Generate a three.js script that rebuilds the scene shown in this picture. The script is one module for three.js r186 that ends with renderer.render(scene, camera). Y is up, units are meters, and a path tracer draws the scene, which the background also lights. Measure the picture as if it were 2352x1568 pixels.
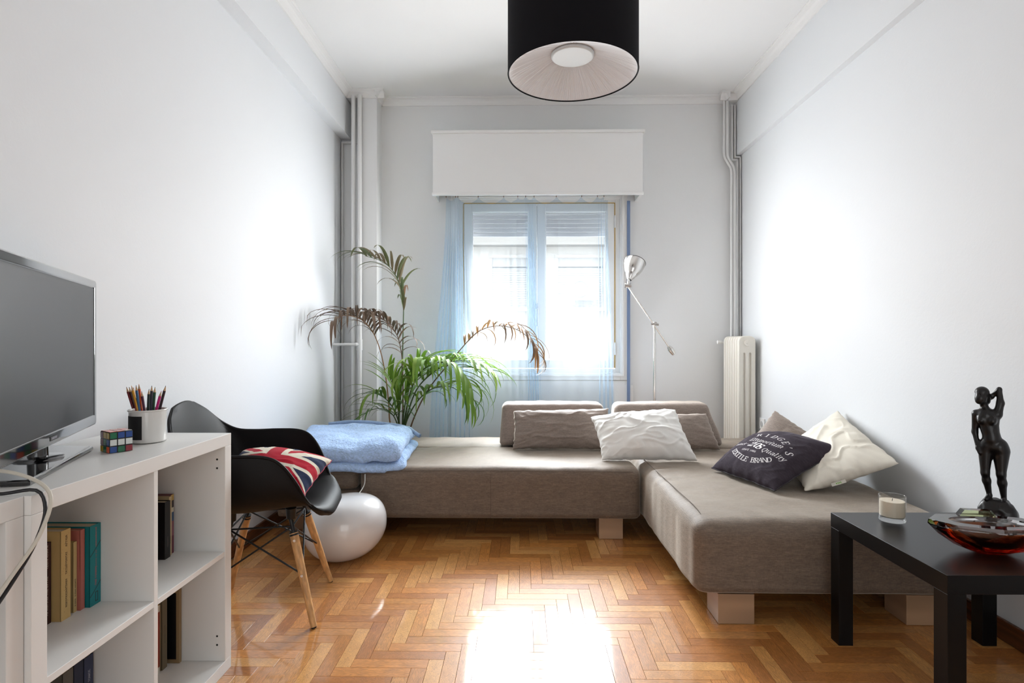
import * as THREE from 'three';
import { RoundedBoxGeometry } from 'three/addons/geometries/RoundedBoxGeometry.js';
import { mergeGeometries, mergeVertices, toCreasedNormals } from 'three/addons/utils/BufferGeometryUtils.js';
import { MarchingCubes } from 'three/addons/objects/MarchingCubes.js';
import { ConvexGeometry } from 'three/addons/geometries/ConvexGeometry.js';
import { RectAreaLightUniformsLib } from 'three/addons/lights/RectAreaLightUniformsLib.js';
import { Brush, Evaluator, SUBTRACTION } from 'three-bvh-csg';
import { createNoise2D, createNoise3D } from 'simplex-noise';

// ---------------------------------------------------------------- camera, sky, light, exposure
const scene = new THREE.Scene();
const camera = new THREE.PerspectiveCamera(61.87, 1.5, 0.05, 120);
camera.position.set(0, 1.06, 0);
camera.rotation.y = Math.atan(20 / 1308);
const renderer = new THREE.WebGLRenderer({ antialias: true });
renderer.toneMapping = THREE.LinearToneMapping;
renderer.toneMappingExposure = 1.68;
renderer.shadowMap.enabled = true;
scene.background = new THREE.Color(2.5, 2.52, 2.57);            // bright overcast sky
RectAreaLightUniformsLib.init();
function daylight(name, w, h, x, y, z, tx, ty, tz, color, intensity) {
  const l = new THREE.RectAreaLight(color, intensity, w, h);
  l.name = name; l.position.set(x, y, z); l.lookAt(tx, ty, tz); scene.add(l);
  return l;
}
// area lights added on the room side of the curtain for the window daylight (one for each leaf) and, above the street, one added for steep sky light
for (const [x, tx] of [[-0.185, -1.35], [0.465, 1.65]]) daylight('window_daylight', 0.52, 1.16, x, 1.5, -4.22, tx, 1.0, -1.6, new THREE.Color(0.985, 0.985, 0.98), 9.2);
daylight('added_skylight', 2.2, 1.6, 0.145, 3.1, -6.0, 0.145, 1.0, -3.6, new THREE.Color(0.98, 0.99, 1.0), 66);  // unseen area light, added to send sky light down through the window
daylight('added_rear_fill', 2.1, 2.1, 0.15, 1.15, 1.99, 0.15, 1.25, 0, new THREE.Color(0.93, 0.975, 1.0), 1.15);          // fill light added at the unseen door behind the camera

// ---------------------------------------------------------------- helpers
const D = (x, y, d) => new THREE.Vector3(x, y, -d);            // d = metres in front of the camera
function rng(seed) { let s = seed | 0; return () => { s = (s + 0x6d2b79f5) | 0; let t = Math.imul(s ^ (s >>> 15), 1 | s); t = (t + Math.imul(t ^ (t >>> 7), 61 | t)) ^ t; return ((t ^ (t >>> 14)) >>> 0) / 4294967296; }; }
const N2 = createNoise2D(rng(11)), N3 = createNoise3D(rng(12));
const fbm2 = (x, y, o = 4) => { let s = 0, a = 0.5; for (let i = 0; i < o; i++) { s += a * N2(x, y); x *= 2.03; y *= 2.03; a *= 0.5; } return s; };
const clamp = (v, a, b) => Math.min(b, Math.max(a, v)), mix = (a, b, t) => a + (b - a) * t;
const smooth = (a, b, x) => { const t = clamp((x - a) / (b - a), 0, 1); return t * t * (3 - 2 * t); };
const taken = new Map();
function numbered(n) { const k = taken.get(n) ?? 0; taken.set(n, k + 1); return k ? n + '_' + String(k).padStart(3, '0') : n; }
function shadows(o) { o.castShadow = true; o.receiveShadow = true; return o; }
function tag(o, label, category, group) { o.userData.label = label; o.userData.category = category; if (group) o.userData.group = group; return o; }
function thing(name, label, category, pos, group) { const g = new THREE.Group(); g.name = numbered(name); if (pos) g.position.copy(pos); scene.add(g); return tag(g, label, category, group); }
function part(name, geo, mat, parent, label) { const m = shadows(new THREE.Mesh(geo, mat)); m.name = name; parent.add(m); if (label) m.userData.label = label; return m; }
function single(name, geo, mat, label, category, group) { const m = shadows(new THREE.Mesh(geo, mat)); m.name = numbered(name); scene.add(m); return tag(m, label, category, group); }
function struct(name, geo, mat, label) { const m = shadows(new THREE.Mesh(geo, mat)); m.name = name; m.userData.kind = 'structure'; if (label) m.userData.label = label; scene.add(m); return m; }
function structGroup(name, label) { const g = new THREE.Group(); g.name = name; g.userData.kind = 'structure'; if (label) g.userData.label = label; scene.add(g); return g; }
// box by extents (x0..x1, y0..y1, d0..d1) with a small rounded edge, uv in metres
function boxUV(g) {
  const p = g.attributes.position, n = g.attributes.normal, uv = new Float32Array(p.count * 2);
  for (let i = 0; i < p.count; i++) {
    const ax = Math.abs(n.getX(i)), ay = Math.abs(n.getY(i)), az = Math.abs(n.getZ(i));
    if (ay >= ax && ay >= az) { uv[2 * i] = p.getX(i); uv[2 * i + 1] = p.getZ(i); } else if (ax >= az) { uv[2 * i] = p.getZ(i); uv[2 * i + 1] = p.getY(i); } else { uv[2 * i] = p.getX(i); uv[2 * i + 1] = p.getY(i); }
  }
  g.setAttribute('uv', new THREE.BufferAttribute(uv, 2)); return g;
}
function ext(x0, x1, y0, y1, d0, d1, r = 0) {
  const w = Math.abs(x1 - x0), h = Math.abs(y1 - y0), d = Math.abs(d1 - d0);
  const g = r ? new RoundedBoxGeometry(w, h, d, 2, Math.min(r, w / 2.01, h / 2.01, d / 2.01)) : new THREE.BoxGeometry(w, h, d);
  g.translate((x0 + x1) / 2, (y0 + y1) / 2, -(d0 + d1) / 2); return boxUV(g);
}
function bx(w, h, d, r = 0) { const g = r ? new RoundedBoxGeometry(w, h, d, 2, Math.min(r, w / 2.01, h / 2.01, d / 2.01)) : new THREE.BoxGeometry(w, h, d); return boxUV(g); }
const merge = (list) => mergeGeometries(list.map((g) => { const q = g.index ? g.toNonIndexed() : g; for (const k of Object.keys(q.attributes)) if (!['position', 'normal', 'uv'].includes(k)) q.deleteAttribute(k); return q; }));
const V3 = (a) => (a.isVector3 ? a : new THREE.Vector3(...a));
function tube(pts, r, seg = 32, rad = 10, straight = false) {   // r: number or function of 0..1
  const P = pts.map(V3);
  const c = straight ? Object.assign(new THREE.CurvePath(), {}) : new THREE.CatmullRomCurve3(P, false, 'centripetal');
  if (straight) for (let i = 0; i + 1 < P.length; i++) c.add(new THREE.LineCurve3(P[i], P[i + 1]));
  const g = new THREE.TubeGeometry(c, seg, 1, rad, false), p = g.attributes.position, n = g.attributes.normal, f = typeof r === 'function' ? r : () => r;
  for (let i = 0; i <= seg; i++) {
    const q = c.getPointAt(i / seg), rr = f(i / seg);
    for (let j = 0; j <= rad; j++) { const k = i * (rad + 1) + j; p.setXYZ(k, q.x + n.getX(k) * rr, q.y + n.getY(k) * rr, q.z + n.getZ(k) * rr); }
  }
  const caps = [[0, -1], [1, 1]].map(([t, s]) => {
    const q = c.getPointAt(t), tg = c.getTangentAt(t).multiplyScalar(s), cg = new THREE.CircleGeometry(f(t), rad);
    cg.lookAt(tg); cg.translate(q.x, q.y, q.z); return cg;
  });
  return merge([g, ...caps]);
}
function rod(a, b, ra, rb = ra, rad = 14) {
  a = V3(a); b = V3(b); const h = a.distanceTo(b), g = new THREE.CylinderGeometry(rb, ra, h, rad), dir = b.clone().sub(a).normalize();
  g.applyQuaternion(new THREE.Quaternion().setFromUnitVectors(new THREE.Vector3(0, 1, 0), dir)); const m = a.clone().add(b).multiplyScalar(0.5); g.translate(m.x, m.y, m.z); return g;
}
const lathe = (pts, seg = 48) => new THREE.LatheGeometry(pts.map(([x, y]) => new THREE.Vector2(x, y)), seg);
function smoothNormals(g) {       // average the normals of vertices that share a place, keep uv seams
  g.computeVertexNormals(); const p = g.attributes.position, n = g.attributes.normal, m = new Map();
  const key = (i) => Math.round(p.getX(i) * 2e4) + ',' + Math.round(p.getY(i) * 2e4) + ',' + Math.round(p.getZ(i) * 2e4);
  for (let i = 0; i < p.count; i++) { const k = key(i); const v = m.get(k) ?? [0, 0, 0]; v[0] += n.getX(i); v[1] += n.getY(i); v[2] += n.getZ(i); m.set(k, v); }
  for (let i = 0; i < p.count; i++) { const v = m.get(key(i)), l = Math.hypot(...v) || 1; n.setXYZ(i, v[0] / l, v[1] / l, v[2] / l); }
  return g;
}
// upholstered block: finely divided box with rounded edges, then moved by fn(point, unit normal)
function softBox(w, h, d, r, step, fn, rb) {
  const g = new THREE.BoxGeometry(w, h, d, Math.ceil(w / step), Math.ceil(h / step), Math.ceil(d / step)); boxUV(g);
  const p = g.attributes.position, c = new THREE.Vector3(), v = new THREE.Vector3();
  const r0 = Array.isArray(r) ? r : [r, r, r], low = [r0[0], rb ?? r0[1], r0[2]];
  for (let i = 0; i < p.count; i++) {
    v.fromBufferAttribute(p, i);
    const rr = v.y < 0 ? low : r0;
    c.set(clamp(v.x, -w / 2 + rr[0], w / 2 - rr[0]), clamp(v.y, -h / 2 + rr[1], h / 2 - rr[1]), clamp(v.z, -d / 2 + rr[2], d / 2 - rr[2]));
    const o = v.clone().sub(c); o.set(o.x / rr[0], o.y / rr[1], o.z / rr[2]); const l = o.length();
    if (l > 1e-6) { const m = Math.max(Math.abs(o.x), Math.abs(o.y), Math.abs(o.z)); o.multiplyScalar(l > 0 ? m / l : 1); v.set(c.x + o.x * rr[0], c.y + o.y * rr[1], c.z + o.z * rr[2]); }
    if (fn) fn(v, o.lengthSq() > 0 ? o.normalize() : o);
    p.setXYZ(i, v.x, v.y, v.z);
  }
  return smoothNormals(g);
}
function at(g, x, y, d, ry = 0, rx = 0, rz = 0) { g.rotateZ(rz); g.rotateX(rx); g.rotateY(ry); g.translate(x, y, -d); return g; }

// ---------------------------------------------------------------- textures and materials
function tex(w, h, fn, srgb = true, ru = 1, rv = 1) {           // fn(x, y) -> [r,g,b] 0..255
  const a = new Uint8Array(w * h * 4);
  for (let y = 0; y < h; y++) for (let x = 0; x < w; x++) { const c = fn(x, y), o = (y * w + x) * 4; a[o] = clamp(c[0], 0, 255); a[o + 1] = clamp(c[1], 0, 255); a[o + 2] = clamp(c[2], 0, 255); a[o + 3] = 255; }
  const t = new THREE.DataTexture(a, w, h); t.wrapS = t.wrapT = THREE.RepeatWrapping; t.magFilter = THREE.LinearFilter; t.minFilter = THREE.LinearMipmapLinearFilter; t.generateMipmaps = true;
  if (srgb) t.colorSpace = THREE.SRGBColorSpace; t.repeat.set(ru, rv); t.needsUpdate = true; return t;
}
const grey = (w, h, fn, ru = 1, rv = 1) => tex(w, h, (x, y) => { const v = fn(x, y); return [v, v, v]; }, false, ru, rv);
// tiling value noise, -1..1: f lattice cells across, fy up
function tileNoise(x, y, w, h, f, seed = 0, fy = f) {
  const u = (x / w) * f, v = (y / h) * fy, i = Math.floor(u), j = Math.floor(v), s = u - i, t = v - j, a = s * s * (3 - 2 * s), b = t * t * (3 - 2 * t);
  const H = (p, q) => { let n = (((p % f) + f) % f) * 374761393 + (((q % fy) + fy) % fy) * 668265263 + seed * 974634777; n = Math.imul(n ^ (n >>> 13), 1274126177); n = Math.imul(n ^ (n >>> 15), 2246822519); return ((n ^ (n >>> 16)) >>> 0) / 2147483648 - 1; };
  return mix(mix(H(i, j), H(i + 1, j), a), mix(H(i, j + 1), H(i + 1, j + 1), a), b);
}
function canvas(w, h, draw) { const c = document.createElement('canvas'); c.width = w; c.height = h; const x = c.getContext('2d'); draw(x, w, h); const t = new THREE.CanvasTexture(c); t.colorSpace = THREE.SRGBColorSpace; t.magFilter = THREE.LinearFilter; t.anisotropy = 8; return t; }
const std = (o) => new THREE.MeshStandardMaterial(o), phy = (o) => new THREE.MeshPhysicalMaterial(o);
const plasterBump = grey(512, 512, (x, y) => 128 + 60 * tileNoise(x, y, 512, 512, 60, 1) + 50 * tileNoise(x, y, 512, 512, 140, 2), 1.6, 1.6);
const wallMat = std({ color: new THREE.Color(0.775, 0.795, 0.815), roughness: 0.62, bumpMap: plasterBump, bumpScale: 0.00025 });
const backWallMat = std({ color: new THREE.Color(0.785, 0.79, 0.79), roughness: 0.7, bumpMap: plasterBump, bumpScale: 0.00025 });
const ceilMat = std({ color: new THREE.Color(0.84, 0.845, 0.845), roughness: 0.75, bumpMap: plasterBump, bumpScale: 0.0002 });
const whitePaint = std({ color: new THREE.Color(0.83, 0.83, 0.825), roughness: 0.42 });
const whiteTrim = std({ color: new THREE.Color(0.84, 0.835, 0.82), roughness: 0.35 });
const pipeMat = std({ color: new THREE.Color(0.74, 0.74, 0.735), roughness: 0.35 });
const melamine = phy({ color: new THREE.Color(0.80, 0.795, 0.775), roughness: 0.38 });
const blackGloss = phy({ color: new THREE.Color(0.006, 0.006, 0.007), roughness: 0.12, clearcoat: 1, clearcoatRoughness: 0.05 });
const chrome = std({ color: new THREE.Color(0.66, 0.64, 0.62), metalness: 1, roughness: 0.16 });
const darkMetal = std({ color: new THREE.Color(0.012, 0.012, 0.012), metalness: 0.3, roughness: 0.4 });
const clearGlass = phy({ color: 0xffffff, transmission: 1, thickness: 0, roughness: 0.0, ior: 1.5 });
const solidGlass = phy({ color: 0xffffff, transmission: 1, thickness: 0.02, roughness: 0.0, ior: 1.5 });
// woven upholstery: fine crossing threads with slubs
function fabric(rgb, amp, o = {}) {
  const thread = (x, y) => tileNoise(x, y, 512, 512, 44, 3, 240) * 0.6 + tileNoise(x, y, 512, 512, 230, 6, 70) * 0.35 + tileNoise(x, y, 512, 512, 12, 9, 90) * 0.4 + tileNoise(x, y, 512, 512, 9, 4) * 0.12;
  const cm = tex(512, 512, (x, y) => { const k = 1 + amp * thread(x, y); return rgb.map((c) => c * k); }, true, 2.6, 2.6);
  const bm = grey(512, 512, (x, y) => 128 + 100 * thread(x, y), 2.6, 2.6);
  return phy({ map: cm, bumpMap: bm, bumpScale: o.bump ?? 0.0006, roughness: 0.66, sheen: o.sheen ?? 1.0, sheenRoughness: 0.8, sheenColor: new THREE.Color(1.0, 0.92, 0.79), specularIntensity: 0.7 });
}
const sofaFabric = fabric([118, 103, 90], 0.15);
const sofaFabricPale = fabric([140, 126, 117], 0.12);
function cloth(rgb, amp, o = {}) {
  const cm = tex(256, 256, (x, y) => { const k = 1 + amp * (tileNoise(x, y, 256, 256, 90, 4) * 0.6 + Math.sin(x * Math.PI * 0.5) * Math.sin(y * Math.PI * 0.5) * 0.3); return rgb.map((c) => c * k); }, true, o.rep ?? 6, o.rep ?? 6);
  return phy({ map: cm, roughness: 0.92, sheen: o.sheen ?? 0.15, sheenColor: new THREE.Color(1, 1, 1), sheenRoughness: 0.5, specularIntensity: 0.25 });
}

// ================================================================ ROOM SHELL
const XL = -1.42, XR = 1.72, ZB = 4.5, ZF = -1.9, YC = 2.975;
struct('wall_left', ext(XL - 0.2, XL, -0.1, YC + 0.1, ZF - 0.2, ZB + 0.3), wallMat);
struct('wall_right', ext(XR, XR + 0.2, -0.1, YC + 0.1, ZF - 0.2, ZB + 0.3), wallMat);
struct('ceiling', ext(XL, XR, YC, YC + 0.15, ZF - 0.2, ZB + 0.3), ceilMat);
function wallWithHole(x0, x1, y0, y1, hx0, hx1, hy0, hy1, d0, d1) {
  const s = new THREE.Shape([new THREE.Vector2(x0, y0), new THREE.Vector2(x1, y0), new THREE.Vector2(x1, y1), new THREE.Vector2(x0, y1)]);
  s.holes.push(new THREE.Path([new THREE.Vector2(hx0, hy0), new THREE.Vector2(hx0, hy1), new THREE.Vector2(hx1, hy1), new THREE.Vector2(hx1, hy0)]));
  const g = new THREE.ExtrudeGeometry(s, { depth: Math.abs(d1 - d0), bevelEnabled: false }); g.translate(0, 0, -Math.max(d0, d1)); return boxUV(g);
}
const WX0 = -0.5, WX1 = 0.79, WY0 = 0.80, WY1 = 2.20;
struct('wall_back', wallWithHole(XL, XR, -0.1, YC, WX0, WX1, WY0, WY1, ZB, ZB + 0.28), backWallMat);
struct('wall_front', wallWithHole(XL, XR, -0.1, YC, -1.0, 1.3, 0.0, 2.3, ZF - 0.2, ZF), wallMat);
// downstand beams along both side walls, the pillar in the left corner
struct('trim_1', ext(XL, -1.338, 2.655, YC, ZF, ZB), wallMat, 'downstand beam along the left wall');
struct('trim_2', ext(1.682, XR, 2.512, YC, ZF, ZB), wallMat, 'downstand beam along the right wall');
struct('trim_3', ext(-1.215, -1.103, 0, YC, 4.35, ZB), backWallMat, 'narrow pillar in the left corner of the back wall');
// plaster cornice, run along every face
const corniceShape = new THREE.Shape([[0, -0.052], [0.010, -0.052], [0.013, -0.047], [0.016, -0.040], [0.024, -0.026], [0.036, -0.016], [0.050, -0.011], [0.056, -0.010], [0.058, -0.005], [0.064, -0.004], [0.064, 0], [0, 0]].map((a) => new THREE.Vector2(...a)));
function cornice(x0, d0, x1, d1) {                              // from a to b, room on the left of the run
  const L = Math.hypot(x1 - x0, d1 - d0), g = new THREE.ExtrudeGeometry(corniceShape, { depth: L, bevelEnabled: false });
  // local x = out from the wall, z = along the run
  const a = new THREE.Vector3(x1 - x0, 0, -(d1 - d0)).normalize(), up = new THREE.Vector3(0, 1, 0), out = up.clone().cross(a);
  g.applyMatrix4(new THREE.Matrix4().makeBasis(out, up, a)); g.translate(x0, YC, -d0); return g;
}
struct('trim_4', merge([
  cornice(-1.338, ZB, -1.338, ZF), cornice(1.682, ZF, 1.682, ZB),
  cornice(-1.103 + 0.06, 4.35, -1.338, 4.35), cornice(-1.103, ZB, -1.103, 4.35 - 0.06), cornice(1.60, ZB, -1.103, ZB),
  cornice(1.682, 4.43, 1.60 - 0.06, 4.43), cornice(1.60, 4.43 - 0.06, 1.60, ZB),
  ext(-1.338, -1.103, YC - 0.052, YC, 4.35, ZB), ext(1.60, 1.682, YC - 0.052, YC, 4.43, ZB),
]), whitePaint, 'moulded plaster cornice around the ceiling');
const skirtTex = tex(256, 64, (x, y) => { const k = 1 + 0.25 * tileNoise(x, y, 256, 64, 6, 2, 20); return [92 * k, 52 * k, 28 * k]; }, true, 1.5, 8);
const skirt = std({ map: skirtTex, roughness: 0.4 });
struct('baseboard_left', ext(XL, XL + 0.014, 0, 0.075, ZF, ZB, 0.004), skirt);
struct('baseboard_right', ext(XR - 0.014, XR, 0, 0.075, ZF, ZB, 0.004), skirt);
struct('baseboard_back', ext(XL + 0.014, XR - 0.014, 0, 0.075, ZB - 0.014, ZB, 0.004), skirt);

// ---------------------------------------------------------------- herringbone parquet
{
  const floor = structGroup('floor', 'herringbone oak parquet with a glossy varnish');
  part('subfloor', ext(XL, XR, -0.1, -0.014, ZF - 0.2, ZB), std({ color: new THREE.Color(0.03, 0.018, 0.01), roughness: 0.9 }), floor);
  const tones = [[196, 138, 80], [208, 150, 90], [184, 124, 68], [216, 162, 104], [176, 114, 62], [202, 146, 92], [190, 130, 74], [222, 170, 112], [168, 108, 60], [206, 140, 78]];
  const varnishBump = grey(256, 256, (x, y) => 128 + 70 * tileNoise(x, y, 256, 256, 5, 8) + 25 * tileNoise(x, y, 256, 256, 16, 4), 1, 1);
  const mats = tones.map((c0, k) => {
    const c = c0.map((q, i) => mix([200, 138, 74][i], q * [0.98, 0.95, 0.86][i], 0.75));
    const swirl = k % 3 === 1, m = tex(384, 96, (x, y) => {
      const yy = y / 96, xx = x / 384;
      const warp = fbm2(xx * 2.2 + k * 9, yy * 2.4 + k * 5, 3) * (swirl ? 1.4 : 0.45);
      const ring = Math.sin((yy * (swirl ? 5 : 9) + warp * 4 + xx * 0.7) * 6.283);
      const fibre = N2(xx * 14 + k * 31, yy * 120), pore = N2(xx * 40 + k * 3, yy * 260) > 0.62 ? -0.16 : 0;
      const dk = 1 + 0.075 * ring + 0.055 * fibre + pore * 0.5 + 0.07 * fbm2(xx * 3 + k, yy * 1.5 + 40, 3);
      const e = (N2(xx * 60, k * 3.3) > 0.93 && N2(yy * 30, k) > 0.5) ? 0.6 : 1;
      return [c[0] * dk * e, c[1] * (dk * 1.03 - 0.03) * e, c[2] * (dk * 1.08 - 0.08) * e];
    });
    const bm = varnishBump.clone(); bm.repeat.set(1.2, 0.4); bm.offset.set(k * 0.17, k * 0.31);
    return phy({ map: m, roughness: 0.42, specularIntensity: 0.6, clearcoat: 1, clearcoatRoughness: 0.07, bumpMap: bm, bumpScale: 0.00022 });
  });
  const L = 0.25, W = 0.05, gap = 0.0005, T = 0.013, c = 0.0003;
  function plankGeo(flip, shift) {
    const l = L / 2 - gap, w = W / 2 - gap;
    const b = [[-l, -w], [l, -w], [l, w], [-l, w]], t = [[-l + c, -w + c], [l - c, -w + c], [l - c, w - c], [-l + c, w - c]];
    const P = [], U = [];
    const uv = (x, z) => { let u = x / L + 0.5, v = z / W + 0.5; if (flip & 1) u = 1 - u; if (flip & 2) v = 1 - v; return [u * 0.96 + shift, v * 0.94 + 0.03]; };
    const quad = (p) => { for (const k of [0, 1, 2, 0, 2, 3]) { P.push(...p[k]); U.push(...uv(p[k][0], p[k][2])); } };
    quad([t[3], t[2], t[1], t[0]].map(([x, z]) => [x, 0, z]));
    for (let i = 0; i < 4; i++) { const j = (i + 1) % 4; quad([[t[i][0], 0, t[i][1]], [t[j][0], 0, t[j][1]], [b[j][0], -c, b[j][1]], [b[i][0], -c, b[i][1]]]); quad([[b[i][0], -c, b[i][1]], [b[j][0], -c, b[j][1]], [b[j][0], -T, b[j][1]], [b[i][0], -T, b[i][1]]]); }
    const g = new THREE.BufferGeometry(); g.setAttribute('position', new THREE.Float32BufferAttribute(P, 3)); g.setAttribute('uv', new THREE.Float32BufferAttribute(U, 2)); g.computeVertexNormals(); return g;
  }
  const geos = [0, 1, 2, 3].map((f) => plankGeo(f, 0.02)), R = rng(5), all = [];
  for (let i = -60; i < 110; i++) for (let m = -14; m < 16; m++) {
    const d0 = 0.045 + 0.05 * i, x0 = d0 - 2.9 + 0.5 * m;
    for (const [x, d, v] of [[x0 + L / 2, d0 + W / 2, 0], [x0 + 0.475, d0 + L / 2, 1]]) {
      const hx = v ? W / 2 : L / 2, hd = v ? L / 2 : W / 2;
      const r1 = R(), r2 = R(), r3 = R(), r4 = R();
      if (x + hx < XL || x - hx > XR || d + hd < ZF || d - hd > ZB) continue;
      if (x - hx < XL - 0.19 || x + hx > XR + 0.19 || d - hd < ZF - 0.19 || d + hd > ZB + 0.27) continue;
      all.push({ x, d, v, k: Math.floor(r1 * mats.length), f: Math.floor(r2 * 4), tx: (r3 - 0.5) * 0.006, tz: (r4 - 0.5) * 0.0022 });
    }
  }
  // those that show: on the open floor in front of the sofa first
  const score = (q) => { const hidden = (q.x > -0.95 && q.x < 0.63 && q.d > 3.4) || (q.x > 0.66 && q.d > 2.5) || q.x < -0.525 * q.d || q.d < 1.68; return hidden ? -q.d - 50 : -q.d; };
  all.sort((a, b) => score(b) - score(a));
  const placed = (q, o) => { o.position.set(q.x, 0, -q.d); o.rotation.set(0, q.v ? Math.PI / 2 : 0, 0); o.rotateX(q.tx); o.rotateZ(q.tz); return o; };
  all.slice(0, 300).forEach((q) => placed(q, part('plank', geos[q.f], mats[q.k], floor)));
  mats.forEach((mt, k) => {
    const list = all.slice(300).filter((q) => q.k === k).map((q) => { const o = placed(q, new THREE.Object3D()); o.updateMatrix(); return geos[q.f].clone().applyMatrix4(o.matrix); });
    if (list.length) part('planks', mergeGeometries(list), mt, floor).userData.kind = 'stuff';
  });
}

// ---------------------------------------------------------------- window in the back wall
{
  const win = structGroup('window_1', 'white casement window with two glazed leaves');
  const fr = (x0, x1, y0, y1, t, d0, d1, r = 0.004) => merge([ext(x0, x0 + t, y0, y1, d0, d1, r), ext(x1 - t, x1, y0, y1, d0, d1, r), ext(x0 + t - 0.002, x1 - t + 0.002, y1 - t, y1, d0, d1, r), ext(x0 + t - 0.002, x1 - t + 0.002, y0, y0 + t, d0, d1, r)]);
  part('window_frame', fr(WX0, WX1, WY0, WY1, 0.045, 4.505, 4.60), whiteTrim, win);
  part('casing', fr(WX0 - 0.05, WX1 + 0.05, WY0 - 0.045, WY1 + 0.04, 0.06, 4.478, 4.512, 0.006), whiteTrim, win);
  part('casing_bead', fr(WX0 - 0.02, WX1 + 0.02, WY0 - 0.015, WY1 + 0.01, 0.018, 4.468, 4.482, 0.004), whiteTrim, win);
  part('added_white_panel', ext(WX0 - 0.05, WX1 + 0.05, 0.076, WY0 - 0.047, 4.486, 4.5, 0.003), whiteTrim, win);  // white panel added to brighten the wall below the sill
  const mid = 0.128;
  for (const [x0, x1] of [[WX0 + 0.051, mid - 0.002], [mid + 0.002, WX1 - 0.051]]) {
    const c = part('casement', fr(x0, x1, WY0 + 0.051, WY1 - 0.051, 0.065, 4.50, 4.545, 0.005), whiteTrim, win);
    part('pane', ext(x0 + 0.06, x1 - 0.06, WY0 + 0.11, WY1 - 0.11, 4.521, 4.5225), clearGlass, c);
    part('glazing_bead', fr(x0 + 0.06, x1 - 0.06, WY0 + 0.111, WY1 - 0.111, 0.012, 4.507, 4.519, 0.003), whiteTrim, c);
  }
  const stain = std({ color: new THREE.Color(0.62, 0.40, 0.12), roughness: 0.8 });
  part('seal', merge([ext(WX1 - 0.0505, WX1 - 0.0455, WY0 + 0.05, WY1 - 0.05, 4.499, 4.52), ext(WX0 + 0.05, WX1 - 0.05, WY1 - 0.0505, WY1 - 0.0455, 4.499, 4.52), ext(WX0 + 0.0455, WX0 + 0.0505, WY0 + 0.05, WY1 - 0.05, 4.499, 4.52)]), stain, win, 'yellowed gap between leaf and frame');
  for (const y of [1.0, 2.0]) part('hinge', merge([rod(D(WX1 - 0.048, y - 0.045, 4.494), D(WX1 - 0.048, y + 0.045, 4.494), 0.007), rod(D(WX1 - 0.048, y + 0.045, 4.494), D(WX1 - 0.048, y + 0.053, 4.494), 0.004)]), whiteTrim, win);
  part('window_handle', merge([ext(mid - 0.012, mid + 0.012, 1.26, 1.36, 4.488, 4.503, 0.006), tube([D(mid, 1.31, 4.49), D(mid, 1.31, 4.455), D(mid, 1.29, 4.45), D(mid, 1.18, 4.45)], 0.009, 20, 10)]), std({ color: new THREE.Color(0.6, 0.62, 0.65), metalness: 0.7, roughness: 0.35 }), win);
  part('window_sill', ext(WX0 - 0.02, WX1 + 0.02, WY0 - 0.03, WY0, 4.56, 4.84, 0.006), std({ color: new THREE.Color(0.72, 0.72, 0.7), roughness: 0.4 }), win, 'stone sill');
  // the roller shutter, let down a little way outside the glass
  const sl = []; for (let k = 0; k < 9; k++) sl.push(ext(WX0 + 0.03, WX1 - 0.03, 1.915 + k * 0.036, 1.915 + k * 0.036 + 0.0345, 4.655, 4.668, 0.005));
  part('roller_shutter', merge(sl), std({ color: new THREE.Color(0.34, 0.345, 0.36), roughness: 0.7 }), win, 'grey roller shutter let down over the top of the panes');
}
// unseen glazed door added behind the camera to let in fill light (it shows in reflections too)
{
  const dr = structGroup('added_door_1', 'unseen glazed door added behind the camera for fill light'), dd = ZF - 0.15;
  const fr = (x0, x1, y0, y1, t, d0, d1) => merge([ext(x0, x0 + t, y0, y1, d0, d1), ext(x1 - t, x1, y0, y1, d0, d1), ext(x0 + t, x1 - t, y1 - t, y1, d0, d1), ext(x0 + t, x1 - t, y0, y0 + t, d0, d1)]);
  part('door_frame', fr(-1.0, 1.3, 0, 2.3, 0.05, dd - 0.03, dd + 0.03), whiteTrim, dr);
  for (const [x0, x1] of [[-0.95, 0.15], [0.15, 1.25]]) { const l = part('door_leaf', fr(x0 + 0.002, x1 - 0.002, 0.052, 2.248, 0.08, dd - 0.022, dd + 0.022), whiteTrim, dr); part('pane', ext(x0 + 0.07, x1 - 0.07, 0.12, 2.18, dd - 0.003, dd + 0.003), clearGlass, l); }
}
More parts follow.
